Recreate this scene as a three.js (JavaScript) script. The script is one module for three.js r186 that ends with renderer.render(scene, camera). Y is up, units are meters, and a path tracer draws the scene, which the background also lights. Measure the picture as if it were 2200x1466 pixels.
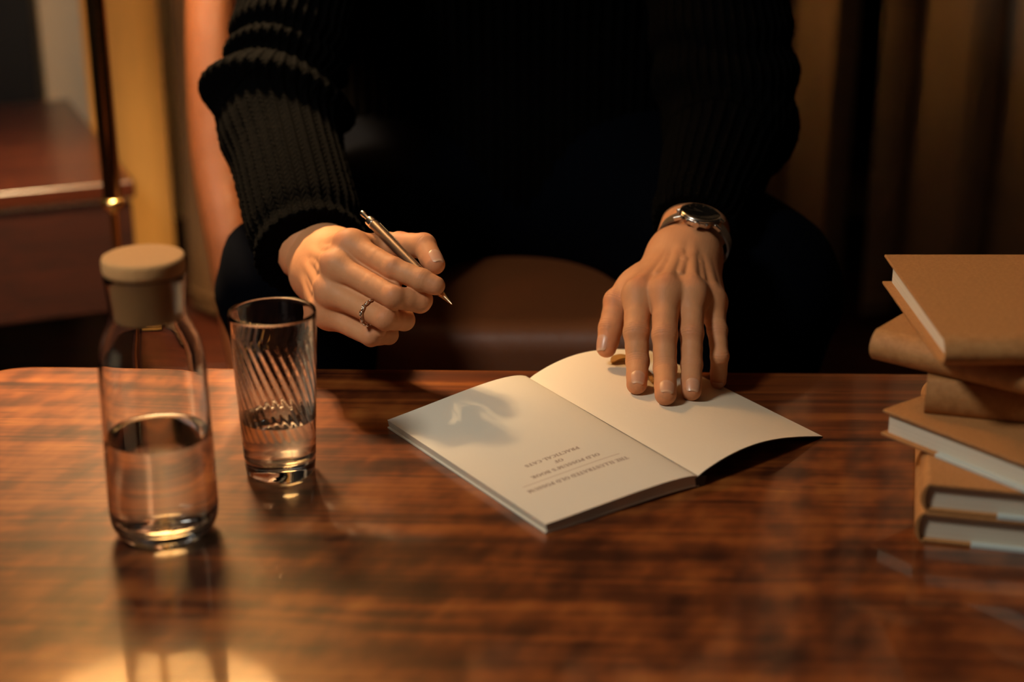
import * as THREE from 'three';
import { RoundedBoxGeometry } from 'three/addons/geometries/RoundedBoxGeometry.js';
import { mergeGeometries } from 'three/addons/utils/BufferGeometryUtils.js';
import { RectAreaLightUniformsLib } from 'three/addons/lights/RectAreaLightUniformsLib.js';

// ---------- camera, light, exposure ----------
const TABLE = 0.45, EYE = 0.96, PITCH = 20 * Math.PI / 180, FOCAL = 3400;
const scene = new THREE.Scene();
scene.background = new THREE.Color(0x000000);
const camera = new THREE.PerspectiveCamera(2 * Math.atan(733 / FOCAL) * 180 / Math.PI, 2200 / 1466, 0.05, 30);
camera.position.set(0, EYE, 0);
camera.lookAt(0, EYE - Math.sin(PITCH), -Math.cos(PITCH));
camera.focus = 1.31;
camera.userData.fStop = 2.8;
const renderer = new THREE.WebGLRenderer({ antialias: true });
renderer.toneMapping = THREE.LinearToneMapping;
renderer.toneMappingExposure = 0.72;
renderer.shadowMap.enabled = true;
RectAreaLightUniformsLib.init();
const LAMP = { pos: [-0.481, TABLE + 0.9, -1.85], color: [1, 0.67, 0.34], power: 19 };
const ADDED_PENDANT = { pos: [-0.82, 1.78, -0.5], color: [1, 0.95, 0.84], power: 5.0 };  // unseen lamp, added to give the neutral light on pages and hands

// ---------- helpers ----------
const V = (x, y, z) => new THREE.Vector3(x, y, z);
const rgb = (r, g, b) => new THREE.Color().setRGB(r, g, b);
const hex = (c) => new THREE.Color(c);
const rad = (d) => d * Math.PI / 180;
const clamp = (x, a = 0, b = 1) => Math.min(b, Math.max(a, x));
const lerp = (a, b, t) => a + (b - a) * t;
const smooth = (a, b, x) => { const t = clamp((x - a) / (b - a)); return t * t * (3 - 2 * t); };
const F = V(0, -0.342, -0.94), U = V(0, 0.94, -0.342), R = V(1, 0, 0);   // three directions that the poses are described with
let seed = 20240;
const rnd = () => { seed = (seed * 1664525 + 1013904223) >>> 0; return seed / 4294967296; };
const used = new Map();
const numbered = (n) => { const k = used.get(n) || 0; used.set(n, k + 1); return k ? `${n}_${String(k).padStart(3, '0')}` : n; };
function thing(name, label, category, pos = [0, 0, 0], turn = 0, group) {
  const o = new THREE.Group(); o.name = numbered(name); o.position.set(...pos); o.rotation.y = turn;
  o.userData = { label, category }; if (group) o.userData.group = group;
  scene.add(o); return o;
}
function part(name, geo, mat, parent, label) {           // geometry in the parent's own axes
  const m = new THREE.Mesh(geo, mat); m.name = name; m.castShadow = m.receiveShadow = true;
  if (label) m.userData.label = label;
  parent.add(m); return m;
}
function wpart(name, geo, mat, parent, label) {          // geometry given in world axes under an unturned thing
  geo.translate(-parent.position.x, -parent.position.y, -parent.position.z);
  return part(name, geo, mat, parent, label);
}
function struct(name, geo, mat) {
  const m = new THREE.Mesh(geo, mat); m.name = name; m.userData.kind = 'structure'; m.castShadow = m.receiveShadow = true;
  scene.add(m); return m;
}
function rbox(w, h, d, r = 0.004, x = 0, y = 0, z = 0, seg = 3) { const g = new RoundedBoxGeometry(w, h, d, seg, r); g.translate(x, y, z); return g; }
function box(w, h, d, x = 0, y = 0, z = 0) { const g = new THREE.BoxGeometry(w, h, d); g.translate(x, y, z); return g; }
function lathe(pts, seg = 96) { return new THREE.LatheGeometry(pts.map((p) => new THREE.Vector2(p[0], p[1])), seg); }
const merge = (list) => mergeGeometries(list.map((g) => { const n = g.index ? g.toNonIndexed() : g; for (const k of Object.keys(n.attributes)) if (!['position', 'normal', 'uv'].includes(k)) n.deleteAttribute(k); return n; }));

// ---------- noise and textures ----------
const H = new Float32Array(65536); for (let i = 0; i < 65536; i++) H[i] = rnd();
const vn = (x, y, px = 256, py = 256) => {                // tiling value noise
  const ix = Math.floor(x), iy = Math.floor(y), fx = x - ix, fy = y - iy, u = fx * fx * (3 - 2 * fx), v = fy * fy * (3 - 2 * fy);
  const w = (a, b) => H[((((b % py) + py) % py) * 256 + (((a % px) + px) % px)) & 65535];
  return lerp(lerp(w(ix, iy), w(ix + 1, iy), u), lerp(w(ix, iy + 1), w(ix + 1, iy + 1), u), v);
};
const fbm = (x, y, o = 4) => { let s = 0, a = 0.5, n = 0; for (let i = 0; i < o; i++) { s += a * vn(x, y); n += a; x = x * 2 + 17.3; y = y * 2 + 9.1; a *= 0.5; } return s / n; };
function tex(w, h, fn, srgb, repeat) {
  const d = new Uint8Array(w * h * 4);
  for (let y = 0; y < h; y++) for (let x = 0; x < w; x++) {
    const c = fn(x / w, y / h), i = (y * w + x) * 4;
    if (typeof c === 'number') d[i] = d[i + 1] = d[i + 2] = clamp(c) * 255;
    else { d[i] = clamp(c[0]) * 255; d[i + 1] = clamp(c[1]) * 255; d[i + 2] = clamp(c[2]) * 255; }
    d[i + 3] = 255;
  }
  const t = new THREE.DataTexture(d, w, h); t.wrapS = t.wrapT = THREE.RepeatWrapping; t.magFilter = THREE.LinearFilter; t.minFilter = THREE.LinearMipmapLinearFilter; t.generateMipmaps = true;
  if (srgb) t.colorSpace = THREE.SRGBColorSpace;
  if (repeat) t.repeat.set(...repeat);
  t.needsUpdate = true; return t;
}
const mix3 = (a, b, t) => [lerp(a[0], b[0], t), lerp(a[1], b[1], t), lerp(a[2], b[2], t)];
// figured mahogany: long streaks along u, cross-grain mottle and fine pores
function woodTex(w, h, sx, sy, cols, mottle) {
  return tex(w, h, (u, v) => {
    const x = u * sx, y = v * sy, warp = (fbm(x * 1.3, y * 1.3) - 0.5) * 2.2;
    const band = fbm(x * 0.5 + 3, y * 12 + warp * 2.6, 4), streak = fbm(x * 2.2 + 40, y * 62 + warp * 5, 3), fine = vn(x * 9, y * 240 + warp * 6);
    const bx = x * 0.92 - y * 0.4, by = y * 0.92 + x * 0.4, fig = fbm(bx * 52 + warp * 2.2, by * 26 + 5 + warp, 3), fig2 = fbm(bx * 110 + 9, by * 60 + warp * 2, 2);
    const zone = smooth(0.36, 0.62, fbm(x * 1.7 + 77, y * 3.1 + 31, 2));
    let t = 0.44 + (band - 0.5) * 0.36 + (streak - 0.5) * 0.8 + (fine - 0.5) * 0.32;
    t += mottle * zone * ((fig - 0.5) * 2.1 + (fig2 - 0.5) * 0.7);
    const pore = vn(x * 24, y * 420 + warp * 9);
    let c = t < 0.5 ? mix3(cols[0], cols[1], clamp(t * 2)) : mix3(cols[1], cols[2], clamp(t * 2 - 1));
    if (pore > 0.82) c = mix3(c, cols[0], (pore - 0.82) * 2.6);
    return c;
  }, true);
}
const sr = (r, g, b) => [r / 255, g / 255, b / 255];
const tableTex = woodTex(2048, 1024, 1.4, 0.7, [sr(62, 26, 14), sr(147, 77, 34), sr(200, 122, 58)], 0.36);
tableTex.repeat.set(1 / 1.4, 1 / 0.7); tableTex.offset.set(0.5, 0.5);
const woodDarkTex = woodTex(1024, 512, 1.0, 0.5, [sr(50, 20, 11), sr(104, 48, 25), sr(140, 72, 38)], 0.35);
woodDarkTex.repeat.set(1, 2);
const fibre = tex(512, 512, (u, v) => 0.5 + (fbm(u * 64, v * 64, 3) - 0.5) * 0.6 + (vn(u * 256, v * 128) - 0.5) * 0.3);
const kraftTex = tex(512, 512, (u, v) => { const n = fbm(u * 32, v * 32, 4), f = vn(u * 250, v * 90), g = vn(u * 90, v * 250); return mix3(sr(170, 118, 66), sr(196, 144, 88), clamp(0.5 + (n - 0.5) * 1.2 + (f - 0.5) * 0.35 + (g - 0.5) * 0.3)); }, true, [6, 6]);
const corkTex = tex(512, 512, (u, v) => { const n = fbm(u * 48, v * 48, 3), s = vn(u * 120, v * 120), p = vn(u * 60 + 5, v * 60); let c = mix3(sr(190, 138, 84), sr(222, 172, 112), clamp(n * 1.6 - 0.3)); if (s > 0.78) c = mix3(c, sr(120, 72, 38), (s - 0.78) * 3); if (p > 0.86) c = mix3(c, sr(95, 56, 30), (p - 0.86) * 4); return c; }, true, [16, 16]);
const leatherBump = tex(512, 512, (u, v) => { let m = 1; const x = u * 40, y = v * 40; return clamp(0.35 + 0.5 * Math.abs(fbm(x, y, 3) - 0.5) * 3 + 0.15 * vn(u * 160, v * 160)) * m; });
leatherBump.repeat.set(4, 4);
const clothBump = tex(256, 256, (u, v) => 0.5 + 0.25 * Math.sin(u * Math.PI * 64) + 0.25 * Math.sin(v * Math.PI * 64) + 0.15 * (vn(u * 128, v * 128) - 0.5));
const stitchBump = tex(256, 256, (u, v) => {            // one rib wide, eight stitches high: columns of V-shaped loops
  const x = ((u * 4) % 1), y = v * 16, half = x < 0.5 ? x * 2 : 2 - x * 2, yy = (y + half * 0.9) % 1;
  return clamp(0.25 + 0.75 * Math.sin(half * Math.PI * 0.95) * (0.35 + 0.65 * Math.sin(yy * Math.PI)) + 0.12 * (vn(u * 128, v * 128) - 0.5));
});
const denimTex = tex(256, 256, (u, v) => { const t = (u * 64 + v * 64) % 1, n = fbm(u * 32, v * 32, 3); return mix3(sr(13, 16, 23), sr(25, 30, 42), clamp(0.6 * t + 0.8 * (n - 0.3))); }, true, [10, 10]);
const skinBump = tex(512, 512, (u, v) => 0.5 + (fbm(u * 60, v * 60, 3) - 0.5) * 0.9 + (vn(u * 250, v * 250) - 0.5) * 0.4);
const pagesTex = tex(64, 512, (u, v) => { const n = vn(3.3, v * 256, 256, 256), m = vn(u * 6, v * 200); return mix3(sr(196, 182, 158), sr(232, 222, 202), clamp(n * 0.8 + m * 0.4)); }, true);
const meshBump = tex(256, 256, (u, v) => { const a = Math.sin((u * 24 + (Math.floor(v * 24) % 2) * 0.5) * Math.PI * 2), b = Math.sin(v * 24 * Math.PI * 2); return 0.5 + 0.28 * a + 0.22 * b; });

// ---------- materials ----------
const M = {};
const std = (name, o) => (M[name] = new THREE.MeshStandardMaterial(o));
const phys = (name, o) => (M[name] = new THREE.MeshPhysicalMaterial(o));
phys('table', { map: tableTex, roughness: 0.36, clearcoat: 1, clearcoatRoughness: 0.07, ior: 1.5, color: rgb(0.68, 0.66, 0.6) });
phys('tableEdge', { map: woodDarkTex, roughness: 0.4, clearcoat: 0.8, clearcoatRoughness: 0.12, color: rgb(1.25, 0.92, 0.8) });
phys('sideWood', { map: woodDarkTex, color: rgb(0.42, 0.4, 0.4), roughness: 0.4, clearcoat: 0.7, clearcoatRoughness: 0.2 });
std('darkWood', { map: woodDarkTex, roughness: 0.55, color: rgb(0.2, 0.15, 0.14) });
std('floor', { map: woodDarkTex, roughness: 0.5, color: rgb(0.5, 0.42, 0.38) });
std('wall', { color: hex('#dccbb0'), roughness: 0.9, bumpMap: fibre, bumpScale: 0.0006 });
std('ceiling', { color: hex('#4b4037'), roughness: 0.95 });
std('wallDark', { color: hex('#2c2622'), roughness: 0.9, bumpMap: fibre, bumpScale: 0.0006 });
std('doorDark', { color: hex('#07090d'), roughness: 0.6 });
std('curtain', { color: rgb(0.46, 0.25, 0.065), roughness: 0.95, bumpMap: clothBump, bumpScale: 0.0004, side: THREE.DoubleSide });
std('curtainShaded', { color: rgb(0.15, 0.082, 0.036), roughness: 0.95, bumpMap: clothBump, bumpScale: 0.0004, side: THREE.DoubleSide });  // shaded side of the golden fold, its shade put into the cloth colour
std('curtainBrown', { color: rgb(0.44, 0.32, 0.22), roughness: 0.95, bumpMap: clothBump, bumpScale: 0.0004, side: THREE.DoubleSide });  // paler copy of the brown cloth, brightness for the right side put into the colour
phys('nightGlass', { color: hex('#05070b'), roughness: 0.08 });
phys('leather', { color: rgb(0.18, 0.057, 0.018), roughness: 0.36, bumpMap: leatherBump, bumpScale: 0.0005, clearcoat: 0.25, clearcoatRoughness: 0.35 });
std('brass', { color: rgb(0.83, 0.56, 0.22), metalness: 1, roughness: 0.22 });
std('brassDark', { color: rgb(0.3, 0.21, 0.1), metalness: 1, roughness: 0.18 });
std('steel', { color: rgb(0.72, 0.69, 0.64), metalness: 1, roughness: 0.2 });
std('steelDark', { color: rgb(0.42, 0.38, 0.33), metalness: 1, roughness: 0.28, bumpMap: meshBump, bumpScale: 0.0002 });
std('silver', { color: rgb(0.82, 0.78, 0.72), metalness: 1, roughness: 0.18 });
std('penBarrel', { color: rgb(0.2, 0.135, 0.09), metalness: 0.8, roughness: 0.36 });
std('penTip', { color: rgb(0.85, 0.62, 0.36), metalness: 1, roughness: 0.25 });
std('dial', { color: hex('#07090c'), roughness: 0.35 });
phys('crystal', { color: 0xffffff, transmission: 1, thickness: 0.001, roughness: 0.02, ior: 1.5 });
phys('glass', { color: 0xffffff, transmission: 1, thickness: 0.003, roughness: 0.0, ior: 1.5, attenuationColor: hex('#f4fbf6'), attenuationDistance: 0.25 });
phys('water', { color: 0xffffff, transmission: 1, thickness: 0.05, roughness: 0.0, ior: 1.33 });
std('cork', { map: corkTex, roughness: 0.9, bumpMap: fibre, bumpScale: 0.0004 });
std('kraft', { map: kraftTex, roughness: 0.72, bumpMap: fibre, bumpScale: 0.0002, color: rgb(0.92, 0.86, 0.8) });
std('pages', { map: pagesTex, roughness: 0.9 });
std('pale', { color: hex('#bcc6c2'), roughness: 0.6 });
std('paper', { color: rgb(0.78, 0.7, 0.56), roughness: 0.75, bumpMap: fibre, bumpScale: 0.00008 });
std('paperWarm', { color: rgb(0.79, 0.67, 0.5), roughness: 0.7, bumpMap: fibre, bumpScale: 0.00008 });
std('coverDark', { color: hex('#2b2a2c'), roughness: 0.6 });
std('tan', { color: rgb(0.62, 0.33, 0.08), roughness: 0.6, bumpMap: leatherBump, bumpScale: 0.0002 });
phys('skin', { vertexColors: true, roughness: 0.56, ior: 1.4, specularIntensity: 0.7, bumpMap: skinBump, bumpScale: 0.00012, sheen: 0.1, sheenRoughness: 0.5, sheenColor: rgb(1, 0.7, 0.5) });
phys('nail', { vertexColors: true, roughness: 0.36, clearcoat: 0.2, clearcoatRoughness: 0.25 });
phys('sweater', { color: rgb(0.0012, 0.0011, 0.0011), roughness: 0.95, bumpMap: stitchBump, bumpScale: 0.0012, specularIntensity: 0.04 });
phys('jeans', { map: denimTex, roughness: 0.95, color: rgb(0.17, 0.18, 0.22), specularIntensity: 0.05 });
std('hair', { color: hex('#1d130d'), roughness: 0.6 });
std('shoe', { color: hex('#15110f'), roughness: 0.4 });
phys('shade', { color: rgb(0.36, 0.26, 0.14), roughness: 0.95, transmission: 0.5, thickness: 0, side: THREE.DoubleSide });

// ---------- signed distance fields and surface nets ----------
const smin = (a, b, k) => { const h = Math.max(k - Math.abs(a - b), 0) / k; return Math.min(a, b) - h * h * k * 0.25; };
const smax = (a, b, k) => -smin(-a, -b, k);
function cap(a, b, ra, rb) {                             // tapered capsule: a function of x, y, z with the place along it in .t
  const dx = b.x - a.x, dy = b.y - a.y, dz = b.z - a.z, L = dx * dx + dy * dy + dz * dz || 1e-12, ax = a.x, ay = a.y, az = a.z;
  return (x, y, z) => { const px = x - ax, py = y - ay, pz = z - az, t = Math.min(1, Math.max(0, (px * dx + py * dy + pz * dz) / L)), qx = px - t * dx, qy = py - t * dy, qz = pz - t * dz; return Math.sqrt(qx * qx + qy * qy + qz * qz) - (ra + (rb - ra) * t); };
}
const ball = (c, r) => (x, y, z) => Math.hypot(x - c.x, y - c.y, z - c.z) - r;
const egg = (c, rx, ry, rz) => (x, y, z) => { const a = (x - c.x) / rx, b = (y - c.y) / ry, d = (z - c.z) / rz, k = Math.hypot(a, b, d), g = Math.hypot(a / rx, b / ry, d / rz); return k * (k - 1) / (g || 1e-9); };
function nets(sdf, lo, hi, cell, opt = {}) {
  const nx = Math.ceil((hi.x - lo.x) / cell) + 2, ny = Math.ceil((hi.y - lo.y) / cell) + 2, nz = Math.ceil((hi.z - lo.z) / cell) + 2, B = 8, f = new Float32Array(nx * ny * nz), at = (i, j, k) => (k * ny + j) * nx + i;
  const reach = B * cell * 0.87 * (opt.slack || 1.25) + (opt.margin || 0);
  for (let bk = 0; bk < nz; bk += B) for (let bj = 0; bj < ny; bj += B) for (let bi = 0; bi < nx; bi += B) {
    const d = sdf(lo.x + (bi + B / 2) * cell, lo.y + (bj + B / 2) * cell, lo.z + (bk + B / 2) * cell), far = Math.abs(d) > reach;
    for (let k = bk; k < Math.min(nz, bk + B); k++) for (let j = bj; j < Math.min(ny, bj + B); j++) for (let i = bi; i < Math.min(nx, bi + B); i++) f[at(i, j, k)] = far ? d : sdf(lo.x + i * cell, lo.y + j * cell, lo.z + k * cell);
  }
  const id = new Int32Array(nx * ny * nz).fill(-1), pos = [];
  const E = [[0, 1], [0, 2], [0, 4], [1, 3], [1, 5], [2, 3], [2, 6], [3, 7], [4, 5], [4, 6], [5, 7], [6, 7]], c = new Array(8);
  for (let k = 0; k < nz - 1; k++) for (let j = 0; j < ny - 1; j++) for (let i = 0; i < nx - 1; i++) {
    let m = 0;
    for (let n = 0; n < 8; n++) { c[n] = f[at(i + (n & 1), j + ((n >> 1) & 1), k + (n >> 2))]; if (c[n] < 0) m++; }
    if (m === 0 || m === 8) continue;
    let x = 0, y = 0, z = 0, n = 0;
    for (const [a, b] of E) if ((c[a] < 0) !== (c[b] < 0)) { const t = c[a] / (c[a] - c[b]); x += (a & 1) + ((b & 1) - (a & 1)) * t; y += ((a >> 1) & 1) + (((b >> 1) & 1) - ((a >> 1) & 1)) * t; z += (a >> 2) + ((b >> 2) - (a >> 2)) * t; n++; }
    id[at(i, j, k)] = pos.length / 3; pos.push(lo.x + (i + x / n) * cell, lo.y + (j + y / n) * cell, lo.z + (k + z / n) * cell);
  }
  const idx = [], quad = (a, b, d, e, flip) => { if (a < 0 || b < 0 || d < 0 || e < 0) return; flip ? idx.push(a, d, b, a, e, d) : idx.push(a, b, d, a, d, e); };
  for (let k = 1; k < nz - 1; k++) for (let j = 1; j < ny - 1; j++) for (let i = 1; i < nx - 1; i++) {
    const s = f[at(i, j, k)] < 0;
    if (s !== (f[at(i + 1, j, k)] < 0)) quad(id[at(i, j - 1, k - 1)], id[at(i, j, k - 1)], id[at(i, j, k)], id[at(i, j - 1, k)], !s);
    if (s !== (f[at(i, j + 1, k)] < 0)) quad(id[at(i - 1, j, k - 1)], id[at(i - 1, j, k)], id[at(i, j, k)], id[at(i, j, k - 1)], !s);
    if (s !== (f[at(i, j, k + 1)] < 0)) quad(id[at(i - 1, j - 1, k)], id[at(i, j - 1, k)], id[at(i, j, k)], id[at(i - 1, j, k)], !s);
  }
  const n = pos.length / 3, p = new Float32Array(pos), nor = new Float32Array(n * 3), uv = new Float32Array(n * 2), col = opt.color ? new Float32Array(n * 3) : null, e = cell * (opt.eps || 0.3);
  for (let v = 0; v < n; v++) {
    let x = p[v * 3], y = p[v * 3 + 1], z = p[v * 3 + 2], gx, gy, gz;
    for (let pass = 0; pass < 2; pass++) {
      const d = sdf(x, y, z);
      gx = sdf(x + e, y, z) - sdf(x - e, y, z); gy = sdf(x, y + e, z) - sdf(x, y - e, z); gz = sdf(x, y, z + e) - sdf(x, y, z - e);
      const l = Math.hypot(gx, gy, gz) || 1; gx /= l; gy /= l; gz /= l;
      if (pass === 0) { const s = Math.max(-cell * 0.5, Math.min(cell * 0.5, d)); x -= gx * s; y -= gy * s; z -= gz * s; }
    }
    p.set([x, y, z], v * 3); nor.set([gx, gy, gz], v * 3);
    uv.set(opt.uv ? opt.uv(x, y, z) : [x * 8 + z * 3, y * 8 + z * 5], v * 2);
    if (col) col.set(opt.color(x, y, z), v * 3);
  }
  const g = new THREE.BufferGeometry();
  g.setAttribute('position', new THREE.BufferAttribute(p, 3)); g.setAttribute('normal', new THREE.BufferAttribute(nor, 3)); g.setAttribute('uv', new THREE.BufferAttribute(uv, 2));
  if (col) g.setAttribute('color', new THREE.BufferAttribute(col, 3));
  g.setIndex(idx); return g;
}

// closed sheet over a patch: top(u, v) and bottom(u, v) give points
function slab(top, bottom, nu, nv) {
  const pos = [], uv = [], idx = [], N = (nu + 1) * (nv + 1);
  for (const fn of [top, bottom]) for (let j = 0; j <= nv; j++) for (let i = 0; i <= nu; i++) { const q = fn(i / nu, j / nv); pos.push(q.x, q.y, q.z); uv.push(i / nu, j / nv); }
  const a = (i, j) => j * (nu + 1) + i;
  for (let j = 0; j < nv; j++) for (let i = 0; i < nu; i++) { idx.push(a(i, j), a(i + 1, j), a(i + 1, j + 1), a(i, j), a(i + 1, j + 1), a(i, j + 1)); idx.push(N + a(i, j), N + a(i + 1, j + 1), N + a(i + 1, j), N + a(i, j), N + a(i, j + 1), N + a(i + 1, j + 1)); }
  const g = new THREE.BufferGeometry(); g.setAttribute('position', new THREE.Float32BufferAttribute(pos, 3)); g.setAttribute('uv', new THREE.Float32BufferAttribute(uv, 2)); g.setIndex(idx); g.computeVertexNormals();
  // the rim, with vertices of its own so that its edges stay sharp
  const rp = [], ru = [], ri = [], ring = [];
  for (let i = 0; i < nu; i++) ring.push([i / nu, 0]); for (let j = 0; j < nv; j++) ring.push([1, j / nv]); for (let i = nu; i > 0; i--) ring.push([i / nu, 1]); for (let j = nv; j > 0; j--) ring.push([0, j / nv]);
  const sides = [[0, nu], [nu, nu + nv], [nu + nv, 2 * nu + nv], [2 * nu + nv, 2 * nu + 2 * nv]];
  for (const [s, e] of sides) { const b = rp.length / 3; for (let k = s; k <= e; k++) { const [x, y] = ring[k % ring.length], t = top(x, y), o = bottom(x, y); rp.push(t.x, t.y, t.z, o.x, o.y, o.z); ru.push((k - s) / 8, 1, (k - s) / 8, 0); } for (let k = 0; k < e - s; k++) { const q = b + k * 2; ri.push(q, q + 1, q + 3, q, q + 3, q + 2); } }
  const r = new THREE.BufferGeometry(); r.setAttribute('position', new THREE.Float32BufferAttribute(rp, 3)); r.setAttribute('uv', new THREE.Float32BufferAttribute(ru, 2)); r.setIndex(ri); r.computeVertexNormals();
  return mergeGeometries([g, r]);
}

// ---------- the room ----------
const roomX = 2.3, back = -3.06, front = 1.9, tall = 2.55;
{
  const f = box(roomX * 2 + 0.4, 0.1, front - back + 0.4, 0, -0.05, (front + back) / 2); struct('floor', f, M.darkWood);
  for (let i = 0; i < 16; i++) { const m = part('plank', rbox(roomX * 2, 0.012, 0.284, 0.002, 0, 0.004, back + 0.15 + i * 0.288), M.floor, scene.getObjectByName('floor')); m.userData = {}; }
  struct('ceiling', box(roomX * 2 + 0.4, 0.1, front - back + 0.4, 0, tall + 0.05, (front + back) / 2), M.ceiling);
  struct('wall_back', box(roomX * 2 + 0.4, tall, 0.12, 0, tall / 2, back - 0.06), M.wall);
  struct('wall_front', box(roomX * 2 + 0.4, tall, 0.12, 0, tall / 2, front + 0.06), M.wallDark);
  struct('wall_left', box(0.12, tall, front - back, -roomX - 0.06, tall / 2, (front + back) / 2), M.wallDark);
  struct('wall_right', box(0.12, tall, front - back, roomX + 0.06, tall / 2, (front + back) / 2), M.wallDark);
  struct('baseboard_back', rbox(roomX * 2, 0.1, 0.018, 0.004, 0, 0.06, back + 0.009), M.darkWood);
  const d = struct('door_1', rbox(0.86, 2.06, 0.05, 0.004, -1.335, 1.04, back + 0.03), M.doorDark);
  part('door_frame', merge([box(0.07, 2.12, 0.062, -1.793, 1.07, back + 0.031), box(0.99, 0.07, 0.062, -1.335, 2.13, back + 0.031)]), M.darkWood, d);
  part('door_handle', merge([rbox(0.12, 0.016, 0.016, 0.006, -1.005, 1.0, back + 0.09), box(0.016, 0.016, 0.04, -0.96, 1.0, back + 0.07)]), M.brass, d);
  const w = struct('window_1', box(1.66, 1.9, 0.02, 0.5, 1.2, back + 0.012), M.nightGlass);
  part('window_frame', merge([box(1.72, 0.06, 0.05, 0.5, 2.17, back + 0.026), box(1.72, 0.06, 0.05, 0.5, 0.25, back + 0.026), box(0.06, 1.98, 0.05, -0.36, 1.21, back + 0.026), box(0.06, 1.98, 0.05, 1.36, 1.21, back + 0.026), box(0.05, 1.9, 0.05, 0.5, 1.2, back + 0.026)]), M.darkWood, w);
}
function curtain(name, label, x0, x1, z, depth, folds, phase, mat) {
  const t = thing(name, label, 'curtain', [(x0 + x1) / 2, 0.03, z]);
  const n = folds * 28, m = 24, w = x1 - x0, th = 0.0025;
  const fn = (off) => (u, v) => {
    const y = v * 2.2, amp = depth * (1 - 0.25 * v), s = u * folds * 2 * Math.PI + phase + 0.35 * Math.sin(u * 9.7 + phase) + 0.12 * (1 - v) * Math.sin(u * 23);
    return V((u - 0.5) * w + 0.018 * Math.sin(2 * s + 0.6) * (amp / 0.05), y, amp * (Math.sin(s) + 0.25 * Math.sin(2.1 * s + 1)) + off);
  };
  part('cloth', slab((u, v) => fn(th)(u, v), (u, v) => fn(0)(u, v), n, m), mat, t);
  const hem = (u) => fn(th + 0.001)(u, 0.012);
  const pts = []; for (let i = 0; i <= n; i++) pts.push(hem(i / n));
  part('hem', new THREE.TubeGeometry(new THREE.CatmullRomCurve3(pts), n, 0.004, 6), mat, t);
  part('heading_tape', slab((u, v) => { const q = fn(th + 0.004)(u, 0.97 + 0.03 * v); return q; }, (u, v) => fn(th)(u, 0.97 + 0.03 * v), n, 2), mat, t);
}
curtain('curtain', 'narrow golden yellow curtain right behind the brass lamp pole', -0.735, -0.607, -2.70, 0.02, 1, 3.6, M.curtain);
curtain('curtain', 'curtain strip between the golden curtain and the orange armchair, fold shade put into its very dark brown', -0.6, 0.02, -2.72, 0.044, 4, 4.4, M.curtainShaded);
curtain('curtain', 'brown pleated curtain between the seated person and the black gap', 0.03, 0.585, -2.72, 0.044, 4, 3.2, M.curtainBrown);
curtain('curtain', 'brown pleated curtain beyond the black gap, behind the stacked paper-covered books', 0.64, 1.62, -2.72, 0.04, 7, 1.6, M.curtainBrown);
{
  const t = thing('curtain_rail', 'dark rail carrying all the curtains along the back wall', 'curtain rail', [0.46, 2.27, -2.72]);
  const g = new THREE.CylinderGeometry(0.013, 0.013, 2.5, 20); g.rotateZ(Math.PI / 2); part('rail', g, M.darkWood, t);
  for (const s of [-1, 1]) { part('finial', new THREE.SphereGeometry(0.025, 20, 14).translate(s * 1.26, 0, 0), M.darkWood, t); part('bracket', box(0.02, 0.02, 0.33, s * 1.15, 0, -0.165), M.darkWood, t); }
}

// ---------- low table ----------
{
  const turn = rad(-1.2), t = thing('coffee_table', 'polished mahogany table with rounded corners and a figured glossy top', 'table', [0.2, 0, -1.02], turn);
  const c = Math.cos(turn), s = Math.sin(turn), W = 1.36, D = 0.64, hw = W / 2, hd = D / 2, r = 0.055;
  // the back left corner of the top stands at about x -0.485, z -1.322
  const local = V(-0.485 - 0.2, 0, -1.342 + 1.02), lx = local.x * c - local.z * s, lz = local.x * s + local.z * c, ox = lx + hw, oz = lz + hd;
  const outline = (inset, rr) => { const q = new THREE.Shape(), a = hw - inset, b = hd - inset; q.moveTo(-a + rr, -b); q.lineTo(a - rr, -b); q.absarc(a - rr, -b + rr, rr, -Math.PI / 2, 0); q.lineTo(a, b - rr); q.absarc(a - rr, b - rr, rr, 0, Math.PI / 2); q.lineTo(-a + rr, b); q.absarc(-a + rr, b - rr, rr, Math.PI / 2, Math.PI); q.lineTo(-a, -b + rr); q.absarc(-a + rr, -b + rr, rr, Math.PI, 1.5 * Math.PI); return q; };
  const ex = (shape, depth, bevel) => { const g = new THREE.ExtrudeGeometry(shape, { depth: depth - 2 * bevel, bevelEnabled: bevel > 0, bevelThickness: bevel, bevelSize: bevel, bevelOffset: -bevel, bevelSegments: 6, curveSegments: 24 }); g.rotateX(-Math.PI / 2); g.translate(ox, bevel, oz); return g; };
  part('tabletop', ex(outline(0, r), 0.03, 0.011).translate(0, TABLE - 0.03, 0), M.table, t);
  part('apron', merge([box(W - 0.16, 0.07, 0.02, ox, TABLE - 0.065, oz - hd + 0.07), box(W - 0.16, 0.07, 0.02, ox, TABLE - 0.065, oz + hd - 0.07), box(0.02, 0.07, D - 0.16, ox - hw + 0.07, TABLE - 0.065, oz), box(0.02, 0.07, D - 0.16, ox + hw - 0.07, TABLE - 0.065, oz)]), M.sideWood, t);
  for (const [sx, sz] of [[-1, -1], [1, -1], [1, 1], [-1, 1]]) { const g = new THREE.CylinderGeometry(0.026, 0.015, TABLE - 0.03, 20); g.translate(ox + sx * (hw - 0.07), (TABLE - 0.03) / 2, oz + sz * (hd - 0.07)); part('leg', g, M.sideWood, t); }
}

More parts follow.
